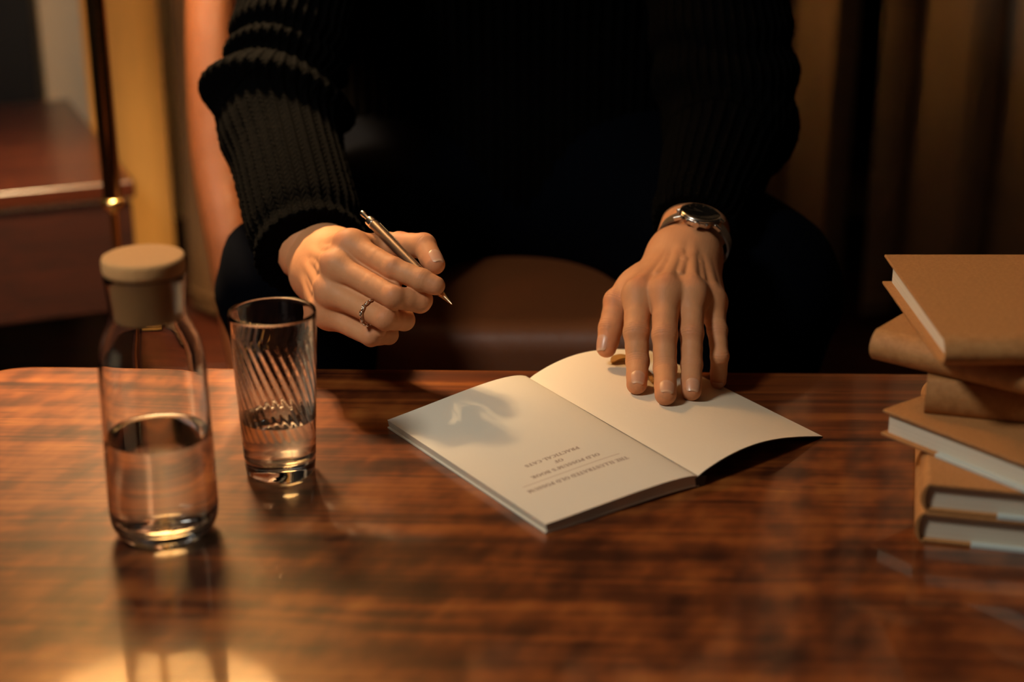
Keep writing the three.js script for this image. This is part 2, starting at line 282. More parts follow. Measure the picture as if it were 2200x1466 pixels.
// ---------- carafe, its water and stopper ----------
{
  const pos = [-0.2445, TABLE, -1.005];
  const t = thing('carafe', 'clear glass carafe half full of water, closed with a cork stopper', 'carafe', pos);
  const outer = [[0, 0.0012], [0.014, 0.0008], [0.024, 0.0002], [0.0285, 0.0012], [0.0325, 0.0045], [0.0355, 0.009], [0.0372, 0.0145], [0.0378, 0.022], [0.0375, 0.05], [0.037, 0.08], [0.0365, 0.11], [0.0361, 0.126], [0.0353, 0.134], [0.0337, 0.142], [0.0312, 0.1492], [0.0284, 0.1552], [0.0264, 0.1598], [0.0256, 0.164], [0.0257, 0.17], [0.0263, 0.1785], [0.0271, 0.188], [0.0275, 0.1925]];
  const inner = [[0.0268, 0.1934], [0.0259, 0.1928], [0.0251, 0.188], [0.0242, 0.1785], [0.0235, 0.17], [0.0233, 0.164], [0.0242, 0.1592], [0.0263, 0.154], [0.0292, 0.1478], [0.0317, 0.1408], [0.033, 0.1335], [0.0339, 0.126], [0.0343, 0.11], [0.0348, 0.08], [0.0353, 0.05], [0.0355, 0.026], [0.0348, 0.019], [0.0325, 0.0145], [0.028, 0.0118], [0.02, 0.0105], [0.01, 0.0108], [0, 0.011]];
  part('glass_body', lathe([...outer, ...inner]), M.glass, t);
  const c = part('cork_stopper', lathe([[0, 0.161], [0.0212, 0.161], [0.0222, 0.1622], [0.0228, 0.17], [0.0236, 0.1785], [0.0245, 0.188], [0.0252, 0.1932], [0.0262, 0.1936], [0.0272, 0.1942], [0.0276, 0.196], [0.0276, 0.2022], [0.027, 0.2042], [0.0255, 0.205], [0, 0.2052]], 72), M.cork, t);
  c.geometry.computeVertexNormals();
  const w = thing('water', 'water filling the lower part of the corked carafe', 'water', pos);
  part('water_body', lathe([[0, 0.0107], [0.01, 0.0105], [0.02, 0.0102], [0.0282, 0.0115], [0.0328, 0.0143], [0.0351, 0.0189], [0.0358, 0.026], [0.0356, 0.05], [0.03525, 0.072], [0.0352, 0.0775], [0.0346, 0.0768], [0.0335, 0.0759], [0.031, 0.0755], [0, 0.0755]]), M.water, w);
}
// ---------- drinking glass with twisted flutes ----------
{
  const pos = [-0.1775, TABLE, -1.108];
  const t = thing('drinking_glass', 'tall ribbed drinking glass holding a little water, beside the carafe', 'glass', pos);
  const Hh = 0.131, ro = (y) => lerp(0.0268, 0.0328, y / Hh), nu = 240, prof = [];
  const push = (r, y, k) => prof.push([r, y, k]);
  push(0, 0.001, 0); push(0.016, 0.0009, 0); push(0.0225, 0.0003, 0); push(0.0252, 0.0012, 0); push(0.0264, 0.0035, 0);
  for (let i = 1; i <= 12; i++) { const y = 0.0035 + (0.1285 - 0.0035) * i / 12; push(ro(y), y, 0); }
  push(ro(Hh) - 0.0004, 0.1304, 0); push(ro(Hh) - 0.001, 0.131, 0); push(ro(Hh) - 0.0017, 0.1304, 0);
  for (let i = 0; i <= 60; i++) { const y = 0.128 - (0.128 - 0.019) * i / 60; push(ro(y) - 0.0021, y, smooth(0.12, 0.105, y) * smooth(0.03, 0.045, y)); }
  push(ro(0.016) - 0.0032, 0.016, 0); push(0.0215, 0.0145, 0); push(0.014, 0.0138, 0); push(0, 0.0136, 0);
  const p = [], idx = [];
  for (const [r, y, k] of prof) for (let i = 0; i <= nu; i++) { const a = i / nu * 2 * Math.PI, q = r + k * 0.00026 * Math.cos(28 * (a + 13 * (y - 0.08))); p.push(q * Math.sin(a), y, q * Math.cos(a)); }
  for (let j = 0; j < prof.length - 1; j++) for (let i = 0; i < nu; i++) { const a = j * (nu + 1) + i, b = a + nu + 1; idx.push(a, a + 1, b + 1, a, b + 1, b); }
  const g = new THREE.BufferGeometry(); g.setAttribute('position', new THREE.Float32BufferAttribute(p, 3)); g.setIndex(idx); g.computeVertexNormals();
  part('glass_body', g, M.glass, t);
  const w = thing('water', 'shallow water standing in the ribbed drinking glass', 'water', pos);
  const ri = (y) => ro(y) - 0.0017;
  part('water_body', lathe([[0, 0.0134], [0.014, 0.0136], [0.0216, 0.0142], [ro(0.016) - 0.0029, 0.0158], [ri(0.019), 0.019], [ri(0.03), 0.03], [ri(0.046), 0.0465], [ri(0.046) - 0.0008, 0.0458], [ri(0.046) - 0.003, 0.0452], [0, 0.045]]), M.water, w);
}

// ---------- open book ----------
const nearS = V(0.1394, 0.46, -1.0792), farS = V(0.015, 0.46, -1.2804), nearR = V(0.2508, 0.451, -1.1734), farR = V(0.1286, 0.451, -1.3708), nearL = V(0.0236, 0.457, -1.0026), farL = V(-0.1018, 0.4575, -1.1918);
const flat = (a) => V(a.x, 0, a.z);
const pageAt = (A, B, C, D) => (u, v) => flat(A).lerp(flat(B), u).lerp(flat(C).lerp(flat(D), u), v);       // v from the near end to the far end
const rightXZ = pageAt(nearS, nearR, farS, farR), leftXZ = pageAt(nearS, nearL, farS, farL);
const rightH = (u, v) => lerp(0.0095, 0.0012, u) + 0.0125 * Math.sin(Math.PI * Math.pow(u, 0.85)) * lerp(0.95, 1.05, v) * (1 - 0.25 * Math.exp(-((u - 0.62) ** 2 + (v - 0.62) ** 2) / 0.05));
const leftH = (u, v) => lerp(0.009, 0.0072, u) + lerp(0.0038, 0.0085, smooth(0, 1, v)) * Math.sin(Math.PI * Math.pow(u, 0.55)) * (1 - 0.35 * u);
{
  const o = thing('open_book', 'thin paperback lying open at its title page in front of the writing hands', 'book', [nearS.x, TABLE, nearS.z]);
  const up = (xz, h) => xz.setY(TABLE + h);
  const c = document.createElement('canvas'); c.width = 1024; c.height = 1608;
  const g = c.getContext('2d'); g.fillStyle = '#e2d8c4'; g.fillRect(0, 0, c.width, c.height);
  g.fillStyle = '#7d5a43'; g.strokeStyle = '#a98c72'; g.textAlign = 'center'; g.textBaseline = 'middle';
  const px = 1024 / 0.152, line = (s, v, w, size) => { g.save(); g.font = `bold ${Math.round(size * px)}px serif`; g.translate(512 + 39, v * px); g.scale(w * px / g.measureText(s).width, 1); g.fillText(s, 0, 0); g.restore(); };
  line('THE ILLUSTRATED OLD POSSUM', 0.0512, 0.101, 0.0066); line("OLD POSSUM'S BOOK", 0.069, 0.069, 0.0060); line('OF', 0.079, 0.009, 0.0060); line('PRACTICAL CATS', 0.088, 0.055, 0.0060);
  g.lineWidth = 4; g.beginPath(); g.moveTo(512 + 39 - 0.049 * px, 0.0602 * px); g.lineTo(512 + 39 + 0.049 * px, 0.0602 * px); g.stroke();
  const ct = new THREE.CanvasTexture(c); ct.colorSpace = THREE.SRGBColorSpace; ct.anisotropy = 8;
  const titleMat = new THREE.MeshStandardMaterial({ map: ct, roughness: 0.62, bumpMap: fibre, bumpScale: 0.00006 });
  const title = slab((u, v) => up(leftXZ(lerp(0.004, 1, u), v), leftH(u, v) + 0.0004), (u, v) => up(leftXZ(lerp(0.004, 1, u), v), leftH(u, v) + 0.0001), 48, 24);
  { const uv = title.attributes.uv; for (let i = 0; i < uv.count; i++) uv.setXY(i, uv.getX(i), 1 - uv.getY(i)); }   // the head of the page lies at the near end, its left edge at the spine
  { const uv = title.attributes.uv, n = 49 * 25; for (let i = 0; i < n; i++) uv.setXY(i, (i % 49) / 48, 1 - Math.floor(i / 49) / 24); }
  wpart('title_page', title, titleMat, o, 'cream page with a printed title, seen upside down');
  wpart('page_block', slab((u, v) => up(leftXZ(lerp(0.002, 0.998, u), lerp(0.001, 0.999, v)), leftH(u, v)), (u, v) => up(leftXZ(lerp(0.0, 0.99, u), lerp(0.001, 0.999, v)), 0.0016 + 0.6 * Math.max(0, leftH(u, v) - 0.009)), 40, 20), M.pages, o);
  wpart('back_cover', slab((u, v) => up(leftXZ(lerp(-0.01, 1.0, u), v), 0.0015 + 0.6 * Math.max(0, leftH(u, v) - 0.009)), (u, v) => up(leftXZ(lerp(-0.01, 1.0, u), v), 0.0003 + 0.6 * Math.max(0, leftH(u, v) - 0.009)), 40, 20), M.paper, o);
  wpart('front_cover', slab((u, v) => up(rightXZ(lerp(0.006, 1, u), v), rightH(u, v) - 0.0003), (u, v) => up(rightXZ(lerp(0.006, 1, u), v), rightH(u, v) - 0.0012), 48, 20), M.coverDark, o);
  wpart('endpaper', slab((u, v) => up(rightXZ(lerp(0.003, 0.998, u), lerp(0.001, 0.999, v)), rightH(u, v)), (u, v) => up(rightXZ(lerp(0.003, 0.998, u), lerp(0.001, 0.999, v)), rightH(u, v) - 0.00029), 48, 20), M.paperWarm, o, 'blank cream inner leaf under the resting hand');
  wpart('spine', slab((u, v) => up(leftXZ(lerp(-0.06, 0.02, u), v), 0.0095 - 0.0018 * Math.abs(u * 2 - 1.2)), (u, v) => up(leftXZ(lerp(-0.05, 0.01, u), v), 0.0003), 6, 12), M.coverDark, o);
}
// tan curled strip on the page, under the fingers
{
  const pts = [V(0.0868, 0.4696, -1.2938), V(0.0918, 0.4697, -1.3033), V(0.0995, 0.4693, -1.3076), V(0.1084, 0.4686, -1.3005), V(0.1156, 0.4677, -1.2836), V(0.1186, 0.4673, -1.265), V(0.1192, 0.4668, -1.2523)];
  const o = thing('paper_strip', 'curled tan strip lying on the page under the resting fingers', 'strip', pts[3].toArray());
  const cv = new THREE.CatmullRomCurve3(pts), side = V(-0.42, 0, -0.9).normalize();
  const at = (u, v, dy) => { const w = 0.011 * Math.sqrt(Math.max(0.02, 1 - (2 * u - 1) ** 6)); return cv.getPoint(u).addScaledVector(side, (v - 0.5) * w).add(V(0, dy, 0)); };
  wpart('strip', slab((u, v) => at(u, v, 0.0008), (u, v) => at(u, v, -0.0008), 40, 4), M.tan, o);
}

// ---------- stack of paper-covered books ----------
function coveredBook(label, corner, ux, uz, h, X, Z, T, spine, opt = {}) {
  const o = thing('paper_covered_book', label, 'book', [corner[0], TABLE + h, corner[1]], Math.atan2(-uz, ux), 'brown paper covered books stacked on the table');
  const t = 0.0024, over = 0.004;
  const tilt = opt.open || 0;
  const cover = (y) => rbox(X, t, Z, 0.0009, X / 2, y, -Z / 2, 2);
  part('back_cover', cover(t / 2), M.kraft, o);
  const top = part('front_cover', rbox(X, t, Z, 0.0009, X / 2, t / 2, -Z / 2, 2), M.kraft, o); top.position.set(0, T - t, 0); if (tilt) top.rotation.x = spine === 'front' ? tilt : 0;
  // the spine: a rounded paper-covered back
  const bulge = opt.bulge ?? 0.006, s = new THREE.Shape(), n = 16;
  const arc = (b) => Array.from({ length: n + 1 }, (_, i) => { const a = i / n; return new THREE.Vector2(-b * Math.sin(Math.PI * a) ** 0.6, a * T); });
  s.setFromPoints([...arc(bulge), ...arc(bulge - t).reverse().map((p) => new THREE.Vector2(p.x + 0.0006, clamp(p.y, 0.0006, T - 0.0006)))]);
  const L = spine === 'front' ? X : Z, g = new THREE.ExtrudeGeometry(s, { depth: L, bevelEnabled: false, steps: 1 });
  if (spine === 'front') g.rotateY(Math.PI / 2);
  else if (spine === 'left') g.translate(0, 0, -Z);
  else { g.rotateY(Math.PI); g.translate(X, 0, 0); }
  g.computeVertexNormals(); part('spine', g, M.kraft, o);
  const x0 = spine === 'left' ? t - bulge + 0.001 : over + (opt.insetX || 0), x1 = spine === 'right' ? X - 0.001 : X - over, z0 = spine === 'front' ? 0.001 : over, z1 = Z - over;
  const pb = (y, k) => (u, v) => V(lerp(x0, x1, u), y, -lerp(z0, z1, v));
  const lift = (u, v) => (tilt ? lerp(z0, z1, v) * Math.sin(tilt) * 0.97 : 0);
  part('page_block', slab((u, v) => pb(T - t, 1)(u, v).add(V(0, lift(u, v), 0)), (u, v) => pb(t, 0)(u, v), 10, 10), M.pages, o);
  if (opt.pale) { const e = part('board_edge', rbox(X - opt.pale, t + 0.0006, 0.02, 0.0006, opt.pale + (X - opt.pale) / 2, t / 2, -0.0092, 2), M.pale, o, 'pale blue board showing past the brown paper'); }
  return o;
}
coveredBook('brown paper covered book at the very bottom of the stack, directly on the table', [0.286, -0.99], 0.9716, 0.237, 0, 0.15, 0.2, 0.023, 'left', { pale: 0.033 });
coveredBook('brown paper covered book second from the bottom, its white page ends towards the camera', [0.2885, -0.9905], 0.9716, 0.237, 0.0232, 0.15, 0.2, 0.0215, 'left', { pale: 0.046 });
coveredBook('brown paper covered book turned askew with its long white page edge showing, third from bottom', [0.272, -1.075], 0.612, 0.79, 0.0449, 0.215, 0.15, 0.0205, 'right', { pale: 0.05 });
coveredBook('brown paper covered book with plain spine to the camera, right above the askew book', [0.3007, -1.068], 0.961, 0.277, 0.0656, 0.2, 0.14, 0.0275, 'front');
coveredBook('brown paper covered book with rounded lit spine, second from the top of the stack', [0.2706, -1.1056], 0.787, 0.617, 0.0933, 0.21, 0.15, 0.0245, 'front', { bulge: 0.011 });
coveredBook('broad brown paper covered book on top of the stack, white pages at its left end', [0.2975, -1.03], 1, 0, 0.118, 0.24, 0.182, 0.0215, 'front', { bulge: 0.013, insetX: 0.003, open: rad(1.0) });

// ---------- the person ----------
const toCam = F.clone().negate();
const person = thing('person', 'person in dark ribbed sweater and jeans holding a pen, one hand on the open book', 'person', [0, 0, -1.62]);
const reds = [];                                          // [place, radius, strength]: redder skin over joints and finger ends
function skinColor(x, y, z) {
  const n = fbm(x * 90 + y * 37 + 50, z * 90 - y * 71 + 50, 3) - 0.5, m = fbm(x * 23 + y * 17 + 80, z * 23 + y * 29 + 80, 2) - 0.5;
  let r = 0.6 + n * 0.06, g = 0.272 + n * 0.045 + m * 0.03, b = 0.122 + n * 0.025 + m * 0.02;
  for (const [c, rr, s] of reds) { const d = Math.hypot(x - c.x, y - c.y, z - c.z) / rr; if (d < 1) { const k = s * (1 - d * d) ** 2; r *= 1 - 0.06 * k; g *= 1 - 0.3 * k; b *= 1 - 0.26 * k; } }
  return [r, g, b];
}
const nails = [];
function fingerField(j, r, dorsal, o = {}) {              // j: knuckle, middle joint, end joint, tip centre
  const root = j[0].clone().lerp(j[1], 0.14), mid = root.clone().lerp(j[1], 0.55), mid2 = j[1].clone().lerp(j[2], 0.5), wa = o.bent ? 0.88 : 0.94, segs = [cap(root, mid, r[0] * 0.88, (r[0] + r[1]) * 0.5 * wa), cap(mid, j[1], (r[0] + r[1]) * 0.5 * wa, r[1]), cap(j[1], mid2, r[1] * 0.98, (r[1] + r[2]) * 0.5 * 0.95), cap(mid2, j[2], (r[1] + r[2]) * 0.5 * 0.95, r[2]), cap(j[2], j[3], r[2] * 0.98, r[3])];
  const bump = (c, k, rr) => ball(c.clone().addScaledVector(dorsal, k), rr);
  const k1 = o.bent ? bump(j[1], 0.0026, r[1] * 0.76) : bump(j[1], 0.0010, r[1] * 0.9), k2 = bump(j[2], 0.0004, r[2] * 0.92);
  const waist = j[0].clone().lerp(j[1], 0.55);
  const ax1 = j[2].clone().sub(j[0]).normalize(), ax2 = j[3].clone().sub(j[1]).normalize(), c1 = j[1], c2 = j[2];
  reds.push([j[1].clone().addScaledVector(dorsal, r[1] * 0.8), r[1] * 1.2, 0.4], [j[2].clone().addScaledVector(dorsal, r[2] * 0.8), r[2] * 1.2, 0.2], [j[3].clone(), r[3] * 2.0, 0.55]);
  const fl = (t) => j[0].clone().lerp(j[1], t).addScaledVector(dorsal, -r[1] * 0.22), flesh = cap(fl(0.15), fl(0.75), r[0] * 0.95 * (o.bent ? 0.9 : 1), r[1] * (o.bent ? 0.82 : 0.9));
  const pad = ball(j[3].clone().lerp(j[2], 0.35).addScaledVector(dorsal, -r[3] * 0.22), r[3] * 0.98);
  return (x, y, z) => {
    let d = 1; for (const s of segs) d = smin(d, s(x, y, z), 0.0012);
    if (d > 0.02) return d;
    d = smin(smin(smin(smin(d, k1(x, y, z), 0.004), k2(x, y, z), 0.003), pad(x, y, z), 0.002), flesh(x, y, z), 0.003);
    // creases over the joints, on the back of the finger only
    for (const [c, ax, rr, amp] of [[c1, ax1, r[1], o.bent ? 0 : 0.0003], [c2, ax2, r[2], o.bent ? 0.0001 : 0.00022]]) {
      const qx = x - c.x, qy = y - c.y, qz = z - c.z, s = qx * ax.x + qy * ax.y + qz * ax.z;
      if (amp && Math.abs(s) < rr * 0.9) { const up = (qx * dorsal.x + qy * dorsal.y + qz * dorsal.z) / rr; if (up > 0.25) { const m = amp * Math.min(1, (up - 0.25) * 2); for (const o of [-0.0034, -0.0012, 0.0011, 0.0031]) d += m * Math.exp(-(((s - o) / 0.00075) ** 2)); } }
    }
    return d;
  };
}
function handGeometry(h) {
  const n = h.dorsal, fields = h.fingers.map((f) => fingerField(f.j, f.r, f.dorsal || n, h)), thumb = fingerField(h.thumb.j, h.thumb.r, h.thumb.dorsal);
  const palm = [], thin = [], mc = h.fingers.map((f) => f.j[0]);
  h.carpals.forEach((c, i) => { palm.push(cap(c, mc[i], 0.0125, h.fingers[i].r[0] * 1.0)); palm.push(cap(c.clone().addScaledVector(n, -0.013), mc[i].clone().addScaledVector(n, -0.009).lerp(c, 0.06), 0.0125, 0.0105)); });
  for (let i = 0; i < 3; i++) palm.push(cap(h.carpals[i].clone().lerp(h.carpals[i + 1], 0.5).addScaledVector(n, -0.004), mc[i].clone().lerp(mc[i + 1], 0.5).addScaledVector(n, -0.006).lerp(h.carpals[i], 0.1), 0.013, 0.0105));
  palm.push(cap(h.carpals[0].clone().addScaledVector(n, -0.012), h.thumb.j[0].clone().lerp(h.thumb.j[1], 0.3), 0.0165, 0.0135));          // ball of the thumb
  palm.push(cap(h.carpals[3].clone().addScaledVector(n, -0.013), mc[3].clone().lerp(h.carpals[3], 0.3).addScaledVector(n, -0.012), 0.0145, 0.0115));
  const web = cap(h.thumb.j[0].clone().lerp(h.thumb.j[1], 0.62), mc[0].clone().lerp(h.carpals[0], 0.22).addScaledVector(n, -0.006), 0.0085, 0.0095);
  const fa = h.forearm, wr = h.wristSide;
  const wristL = cap(h.wrist.clone().addScaledVector(wr, 0.0095), fa.clone().addScaledVector(wr, 0.010), 0.0195, 0.026), wristR = cap(h.wrist.clone().addScaledVector(wr, -0.0095), fa.clone().addScaledVector(wr, -0.010), 0.0195, 0.026);
  const fill = []; if (h.bent) for (let i = 0; i < 3; i++) { const a = h.fingers[i], b = h.fingers[i + 1], m = (k) => a.j[k].clone().lerp(b.j[k], 0.5).addScaledVector(a.dorsal, -0.0062); fill.push(cap(m(0), m(1), 0.0075, 0.0055)); }
  const heads = mc.map((c, i) => ball(c.clone().addScaledVector(n, h.knuckle ?? 0.0026), h.fingers[i].r[0] * 0.85));
  mc.forEach((c, i) => reds.push([c.clone().addScaledVector(n, 0.012), 0.013, 0.55 - 0.1 * i]));
  mc.forEach((c, i) => { const a = h.wrist.clone().lerp(h.carpals[i], 0.9).addScaledVector(n, 0.0132), b = c.clone().addScaledVector(n, 0.012); thin.push([cap(a, b.lerp(a, 0.08), 0.0022, 0.0029), 0.006]); });
  const onBack = ([i, t]) => { const k = Math.floor(i), f = i - k, q = (m) => h.carpals[m].clone().lerp(mc[m], t); return (f ? q(k).lerp(q(k + 1), f) : q(k)).addScaledVector(n, 0.0128); };
  for (const v of (h.veins || []).map((l) => l.map(onBack))) for (let i = 0; i < v.length - 1; i++) thin.push([cap(v[i], v[i + 1], 0.0019, 0.0019), 0.0036]);
  const sdf = (x, y, z) => {
    let p = 1;
    for (const f of palm) p = smin(p, f(x, y, z), 0.013);
    p = smin(p, smin(wristL(x, y, z), wristR(x, y, z), 0.02), 0.024);
    p = smin(p, web(x, y, z), 0.016);
    if (p < 0.02) { for (const f of heads) p = smin(p, f(x, y, z), 0.007); for (const [f, k] of thin) p = smin(p, f(x, y, z), k); }
    let f = 1; for (const q of fill) f = Math.min(f, q(x, y, z));
    for (const q of fields) f = smin(f, q(x, y, z), h.between ?? 0.0026);
    let d = smin(p, f, h.join ?? 0.012);
    return smin(d, thumb(x, y, z), h.thumbJoin ?? 0.006);
  };
  const lo = V(1e9, 1e9, 1e9), hi = lo.clone().negate();
  for (const q of [...h.fingers.flatMap((f) => f.j), ...h.thumb.j, h.wrist, h.forearm]) { lo.min(q); hi.max(q); }
  return nets(sdf, lo.subScalar(0.035), hi.addScalar(0.035), h.cell || 0.00115, { color: skinColor, slack: 1.15 });
}
function nail(f, dorsal, w, len, back = 0.0) {            // a curved plate bedded in the finger end
  const [, , dip, tip] = f.j, ax = tip.clone().sub(dip).normalize(), nn = dorsal.clone().addScaledVector(ax, -dorsal.dot(ax)).normalize(), side = ax.clone().cross(nn), r = f.r[3] * (f.r[3] < 0.0075 ? 1.1 : 1.03);
  const base = tip.clone().addScaledVector(ax, f.r[3] * 0.78 - len - back);
  const surf = (lift) => (u, v) => {
    const s = (u * 2 - 1), edge = v < 0.3 ? Math.sqrt(clamp(1 - ((0.3 - v) / 0.3) ** 2 * 0.75)) : v > 0.86 ? 1 - ((v - 0.86) / 0.14) ** 2 * 0.28 : 1, a = s * edge * (w / r) * 0.5;
    const droop = v * v * 0.0018, rr = r + lift - droop - 0.0004 * s * s;
    return base.clone().addScaledVector(ax, v * len).addScaledVector(side, Math.sin(a) * rr).addScaledVector(nn, Math.cos(a) * rr);
  };
  const g = slab(surf(0.00088), surf(-0.0012), 16, 16), c = new Float32Array(g.attributes.position.count * 3), uv = g.attributes.uv;
  for (let i = 0; i < uv.count; i++) { const v = i < 17 * 17 ? Math.floor(i / 17) / 16 : 0.6, e = smooth(0.84, 0.9, v), m = v < 0.2 ? 0.3 : 0; c.set([lerp(0.58, 0.64, e) + m * 0.04, lerp(0.29, 0.38, e) + m * 0.08, lerp(0.17, 0.23, e) + m * 0.07], i * 3); }
  g.setAttribute('color', new THREE.BufferAttribute(c, 3));
  nails.push(g);
}

// the hand that rests on the book
const L = {};
{
  const tipR = [0.0086, 0.0090, 0.0084, 0.0070];
  const tips = [V(0.1037, 0.4761, -1.2243), V(0.1255, 0.4765, -1.2005), V(0.1484, 0.4731, -1.2172), V(0.1781, 0.4604, -1.2727)];   // finger ends resting on the page
  L.fingers = [
    { j: [V(0.109, 0.5329, -1.294), V(0.1052, 0.5087, -1.2617), V(0.1059, 0.4872, -1.2475), tips[0]], r: [0.0118, 0.0110, 0.0099, tipR[0]] },
    { j: [V(0.1316, 0.5379, -1.2852), V(0.1283, 0.5099, -1.2515), V(0.1277, 0.487, -1.2326), tips[1]], r: [0.0118, 0.0109, 0.0099, tipR[1]] },
    { j: [V(0.1543, 0.5352, -1.2884), V(0.1517, 0.5093, -1.2577), V(0.1507, 0.4874, -1.2402), tips[2]], r: [0.0111, 0.0100, 0.0092, tipR[2]] },
    { j: [V(0.1731, 0.5241, -1.3014), V(0.1761, 0.5042, -1.2792), V(0.1768, 0.4867, -1.2622), tips[3]], r: [0.0101, 0.0086, 0.0078, tipR[3]] },
  ];
  L.wrist = V(0.1554, 0.5486, -1.3699); L.forearm = V(0.1866, 0.5537, -1.491); L.wristSide = R.clone().addScaledVector(U, 0.06).normalize();
  L.dorsal = U.clone().multiplyScalar(0.72).addScaledVector(toCam, 0.69).normalize();
  for (const f of L.fingers) f.dorsal = toCam.clone().addScaledVector(U, 0.1).normalize();
  L.carpals = [V(0.1433, 0.5454, -1.3602), V(0.1514, 0.5495, -1.3553), V(0.1601, 0.5495, -1.3553), V(0.1683, 0.545, -1.3601)];
  L.thumb = { j: [V(0.1178, 0.535, -1.3405), V(0.0923, 0.5179, -1.3162), V(0.0859, 0.499, -1.2986), V(0.0819, 0.4854, -1.2873)], r: [0.0125, 0.0118, 0.0108, 0.0088], dorsal: R.clone().multiplyScalar(-0.72).addScaledVector(toCam, 0.68).addScaledVector(U, 0.1).normalize() };
  L.veins = [[[0.6, 0.0], [1.2, 0.3], [1.5, 0.5], [1.45, 0.8]], [[1.5, 0.5], [2.1, 0.3], [2.4, 0.05]], [[2.5, 0.1], [2.45, 0.5], [2.5, 0.85]], [[0.3, 0.2], [0.5, 0.55], [0.45, 0.8]]];
}
// the hand that holds the pen
const Q = {};
{
  Q.fingers = [
    { j: [V(-0.1369, 0.5797, -1.2854), V(-0.0975, 0.5696, -1.2466), V(-0.0738, 0.5646, -1.2331), V(-0.0623, 0.5609, -1.2286)], r: [0.0112, 0.0098, 0.0091, 0.0078] },
    { j: [V(-0.1479, 0.5654, -1.2717), V(-0.0965, 0.5517, -1.2263), V(-0.0759, 0.5446, -1.2365), V(-0.0744, 0.5401, -1.2561)], r: [0.0112, 0.0099, 0.0095, 0.0084] },
    { j: [V(-0.1542, 0.5432, -1.2679), V(-0.1038, 0.5329, -1.2248), V(-0.0899, 0.5256, -1.2445), V(-0.0913, 0.5235, -1.265)], r: [0.0106, 0.0093, 0.0089, 0.0078] },
    { j: [V(-0.1587, 0.5216, -1.2728), V(-0.1176, 0.5118, -1.2416), V(-0.1043, 0.5072, -1.2591), V(-0.1042, 0.5069, -1.2739)], r: [0.0098, 0.0084, 0.0080, 0.0070] },
  ];
  Q.wrist = V(-0.1713, 0.5416, -1.3525); Q.forearm = V(-0.2029, 0.5622, -1.4515); Q.wristSide = R.clone().multiplyScalar(0.62).addScaledVector(U, 0.75).normalize();
  Q.dorsal = R.clone().multiplyScalar(-0.62).addScaledVector(U, 0.32).addScaledVector(toCam, 0.72).normalize();
  for (const f of Q.fingers) f.dorsal = toCam.clone().multiplyScalar(0.85).addScaledVector(U, 0.42).addScaledVector(R, -0.1).normalize();
  Q.carpals = [V(-0.1567, 0.5572, -1.3454), V(-0.1661, 0.5518, -1.3391), V(-0.1715, 0.5429, -1.3359), V(-0.1744, 0.5312, -1.3359)];
  Q.thumb = { j: [V(-0.1225, 0.5593, -1.3312), V(-0.0972, 0.5702, -1.3118), V(-0.0753, 0.5753, -1.2945), V(-0.0649, 0.5658, -1.2719)], r: [0.0135, 0.0118, 0.0108, 0.0088], dorsal: U.clone().multiplyScalar(0.55).addScaledVector(R, 0.42).addScaledVector(toCam, 0.72).normalize() };
  Q.knuckle = 0.0034; Q.bent = true; Q.cell = 0.0009; Q.between = 0.0028; Q.veins = [[[0.5, 0.3], [0.6, 0.6], [0.5, 0.85]], [[1.5, 0.3], [1.4, 0.6], [1.5, 0.85]], [[2.5, 0.35], [2.5, 0.8]]];
}
const handR = handGeometry(Q), handL = handGeometry(L);
L.fingers.forEach((f, i) => nail(f, f.dorsal.clone().addScaledVector(R, i === 3 ? -0.15 : 0.03), [0.0125, 0.0128, 0.0122, 0.0098][i], [0.0125, 0.0125, 0.0118, 0.0095][i], 0.001));
nail(L.thumb, L.thumb.dorsal, 0.0135, 0.014, 0.001);
nail(Q.thumb, Q.thumb.dorsal, 0.0135, 0.0135, 0.001);

// body under the clothes: torso, arms, legs, neck and head
const T0 = TABLE;
const elbowR = V(-0.2376, 0.6337, -1.5733), elbowL = V(0.2202, 0.621, -1.5793), shoulderR = V(-0.168, T0 + 0.5, -1.79), shoulderL = V(0.195, T0 + 0.5, -1.79);
const wristEndR = V(-0.1836, 0.5441, -1.3863), wristEndL = L.wrist.clone().lerp(L.forearm, 0.62);
const torso = (inset, k) => { const fs = [cap(V(-0.085, T0 + 0.05, -1.90), V(0.085, T0 + 0.05, -1.90), 0.15 - inset, 0.15 - inset), cap(V(-0.1, T0 + 0.2, -1.9), V(0.1, T0 + 0.2, -1.9), 0.135 - inset, 0.135 - inset), cap(V(-0.125, T0 + 0.36, -1.84), V(0.125, T0 + 0.36, -1.84), 0.135 - inset, 0.135 - inset), cap(V(-0.15, T0 + 0.5, -1.83), V(0.15, T0 + 0.5, -1.83), 0.09 - inset, 0.09 - inset)]; return (x, y, z) => { let d = 1; for (const f of fs) d = smin(d, f(x, y, z), k); return d; }; };
const legs = (inset) => [-1, 1].map((s) => { const hip = V(s * 0.105, T0 + 0.035, -1.95), knee = s < 0 ? V(-0.212, T0 + 0.022, -1.515) : V(0.245, T0 + 0.02, -1.5), ankle = V(s * 0.2, 0.1, -1.47); const a = cap(hip, knee, 0.11 - inset, 0.08 - inset), b = cap(knee.clone().add(V(0, -0.01, 0)), ankle, 0.075 - inset, 0.052 - inset); return (x, y, z) => smin(a(x, y, z), b(x, y, z), 0.03); });
const neck = [cap(V(0.005, T0 + 0.5, -1.83), V(0.005, T0 + 0.64, -1.775), 0.064, 0.058)];
const headC = V(0.005, T0 + 0.735, -1.725), tilt = new THREE.Quaternion().setFromAxisAngle(R, rad(34)), inv = tilt.clone().invert(), hp = V();
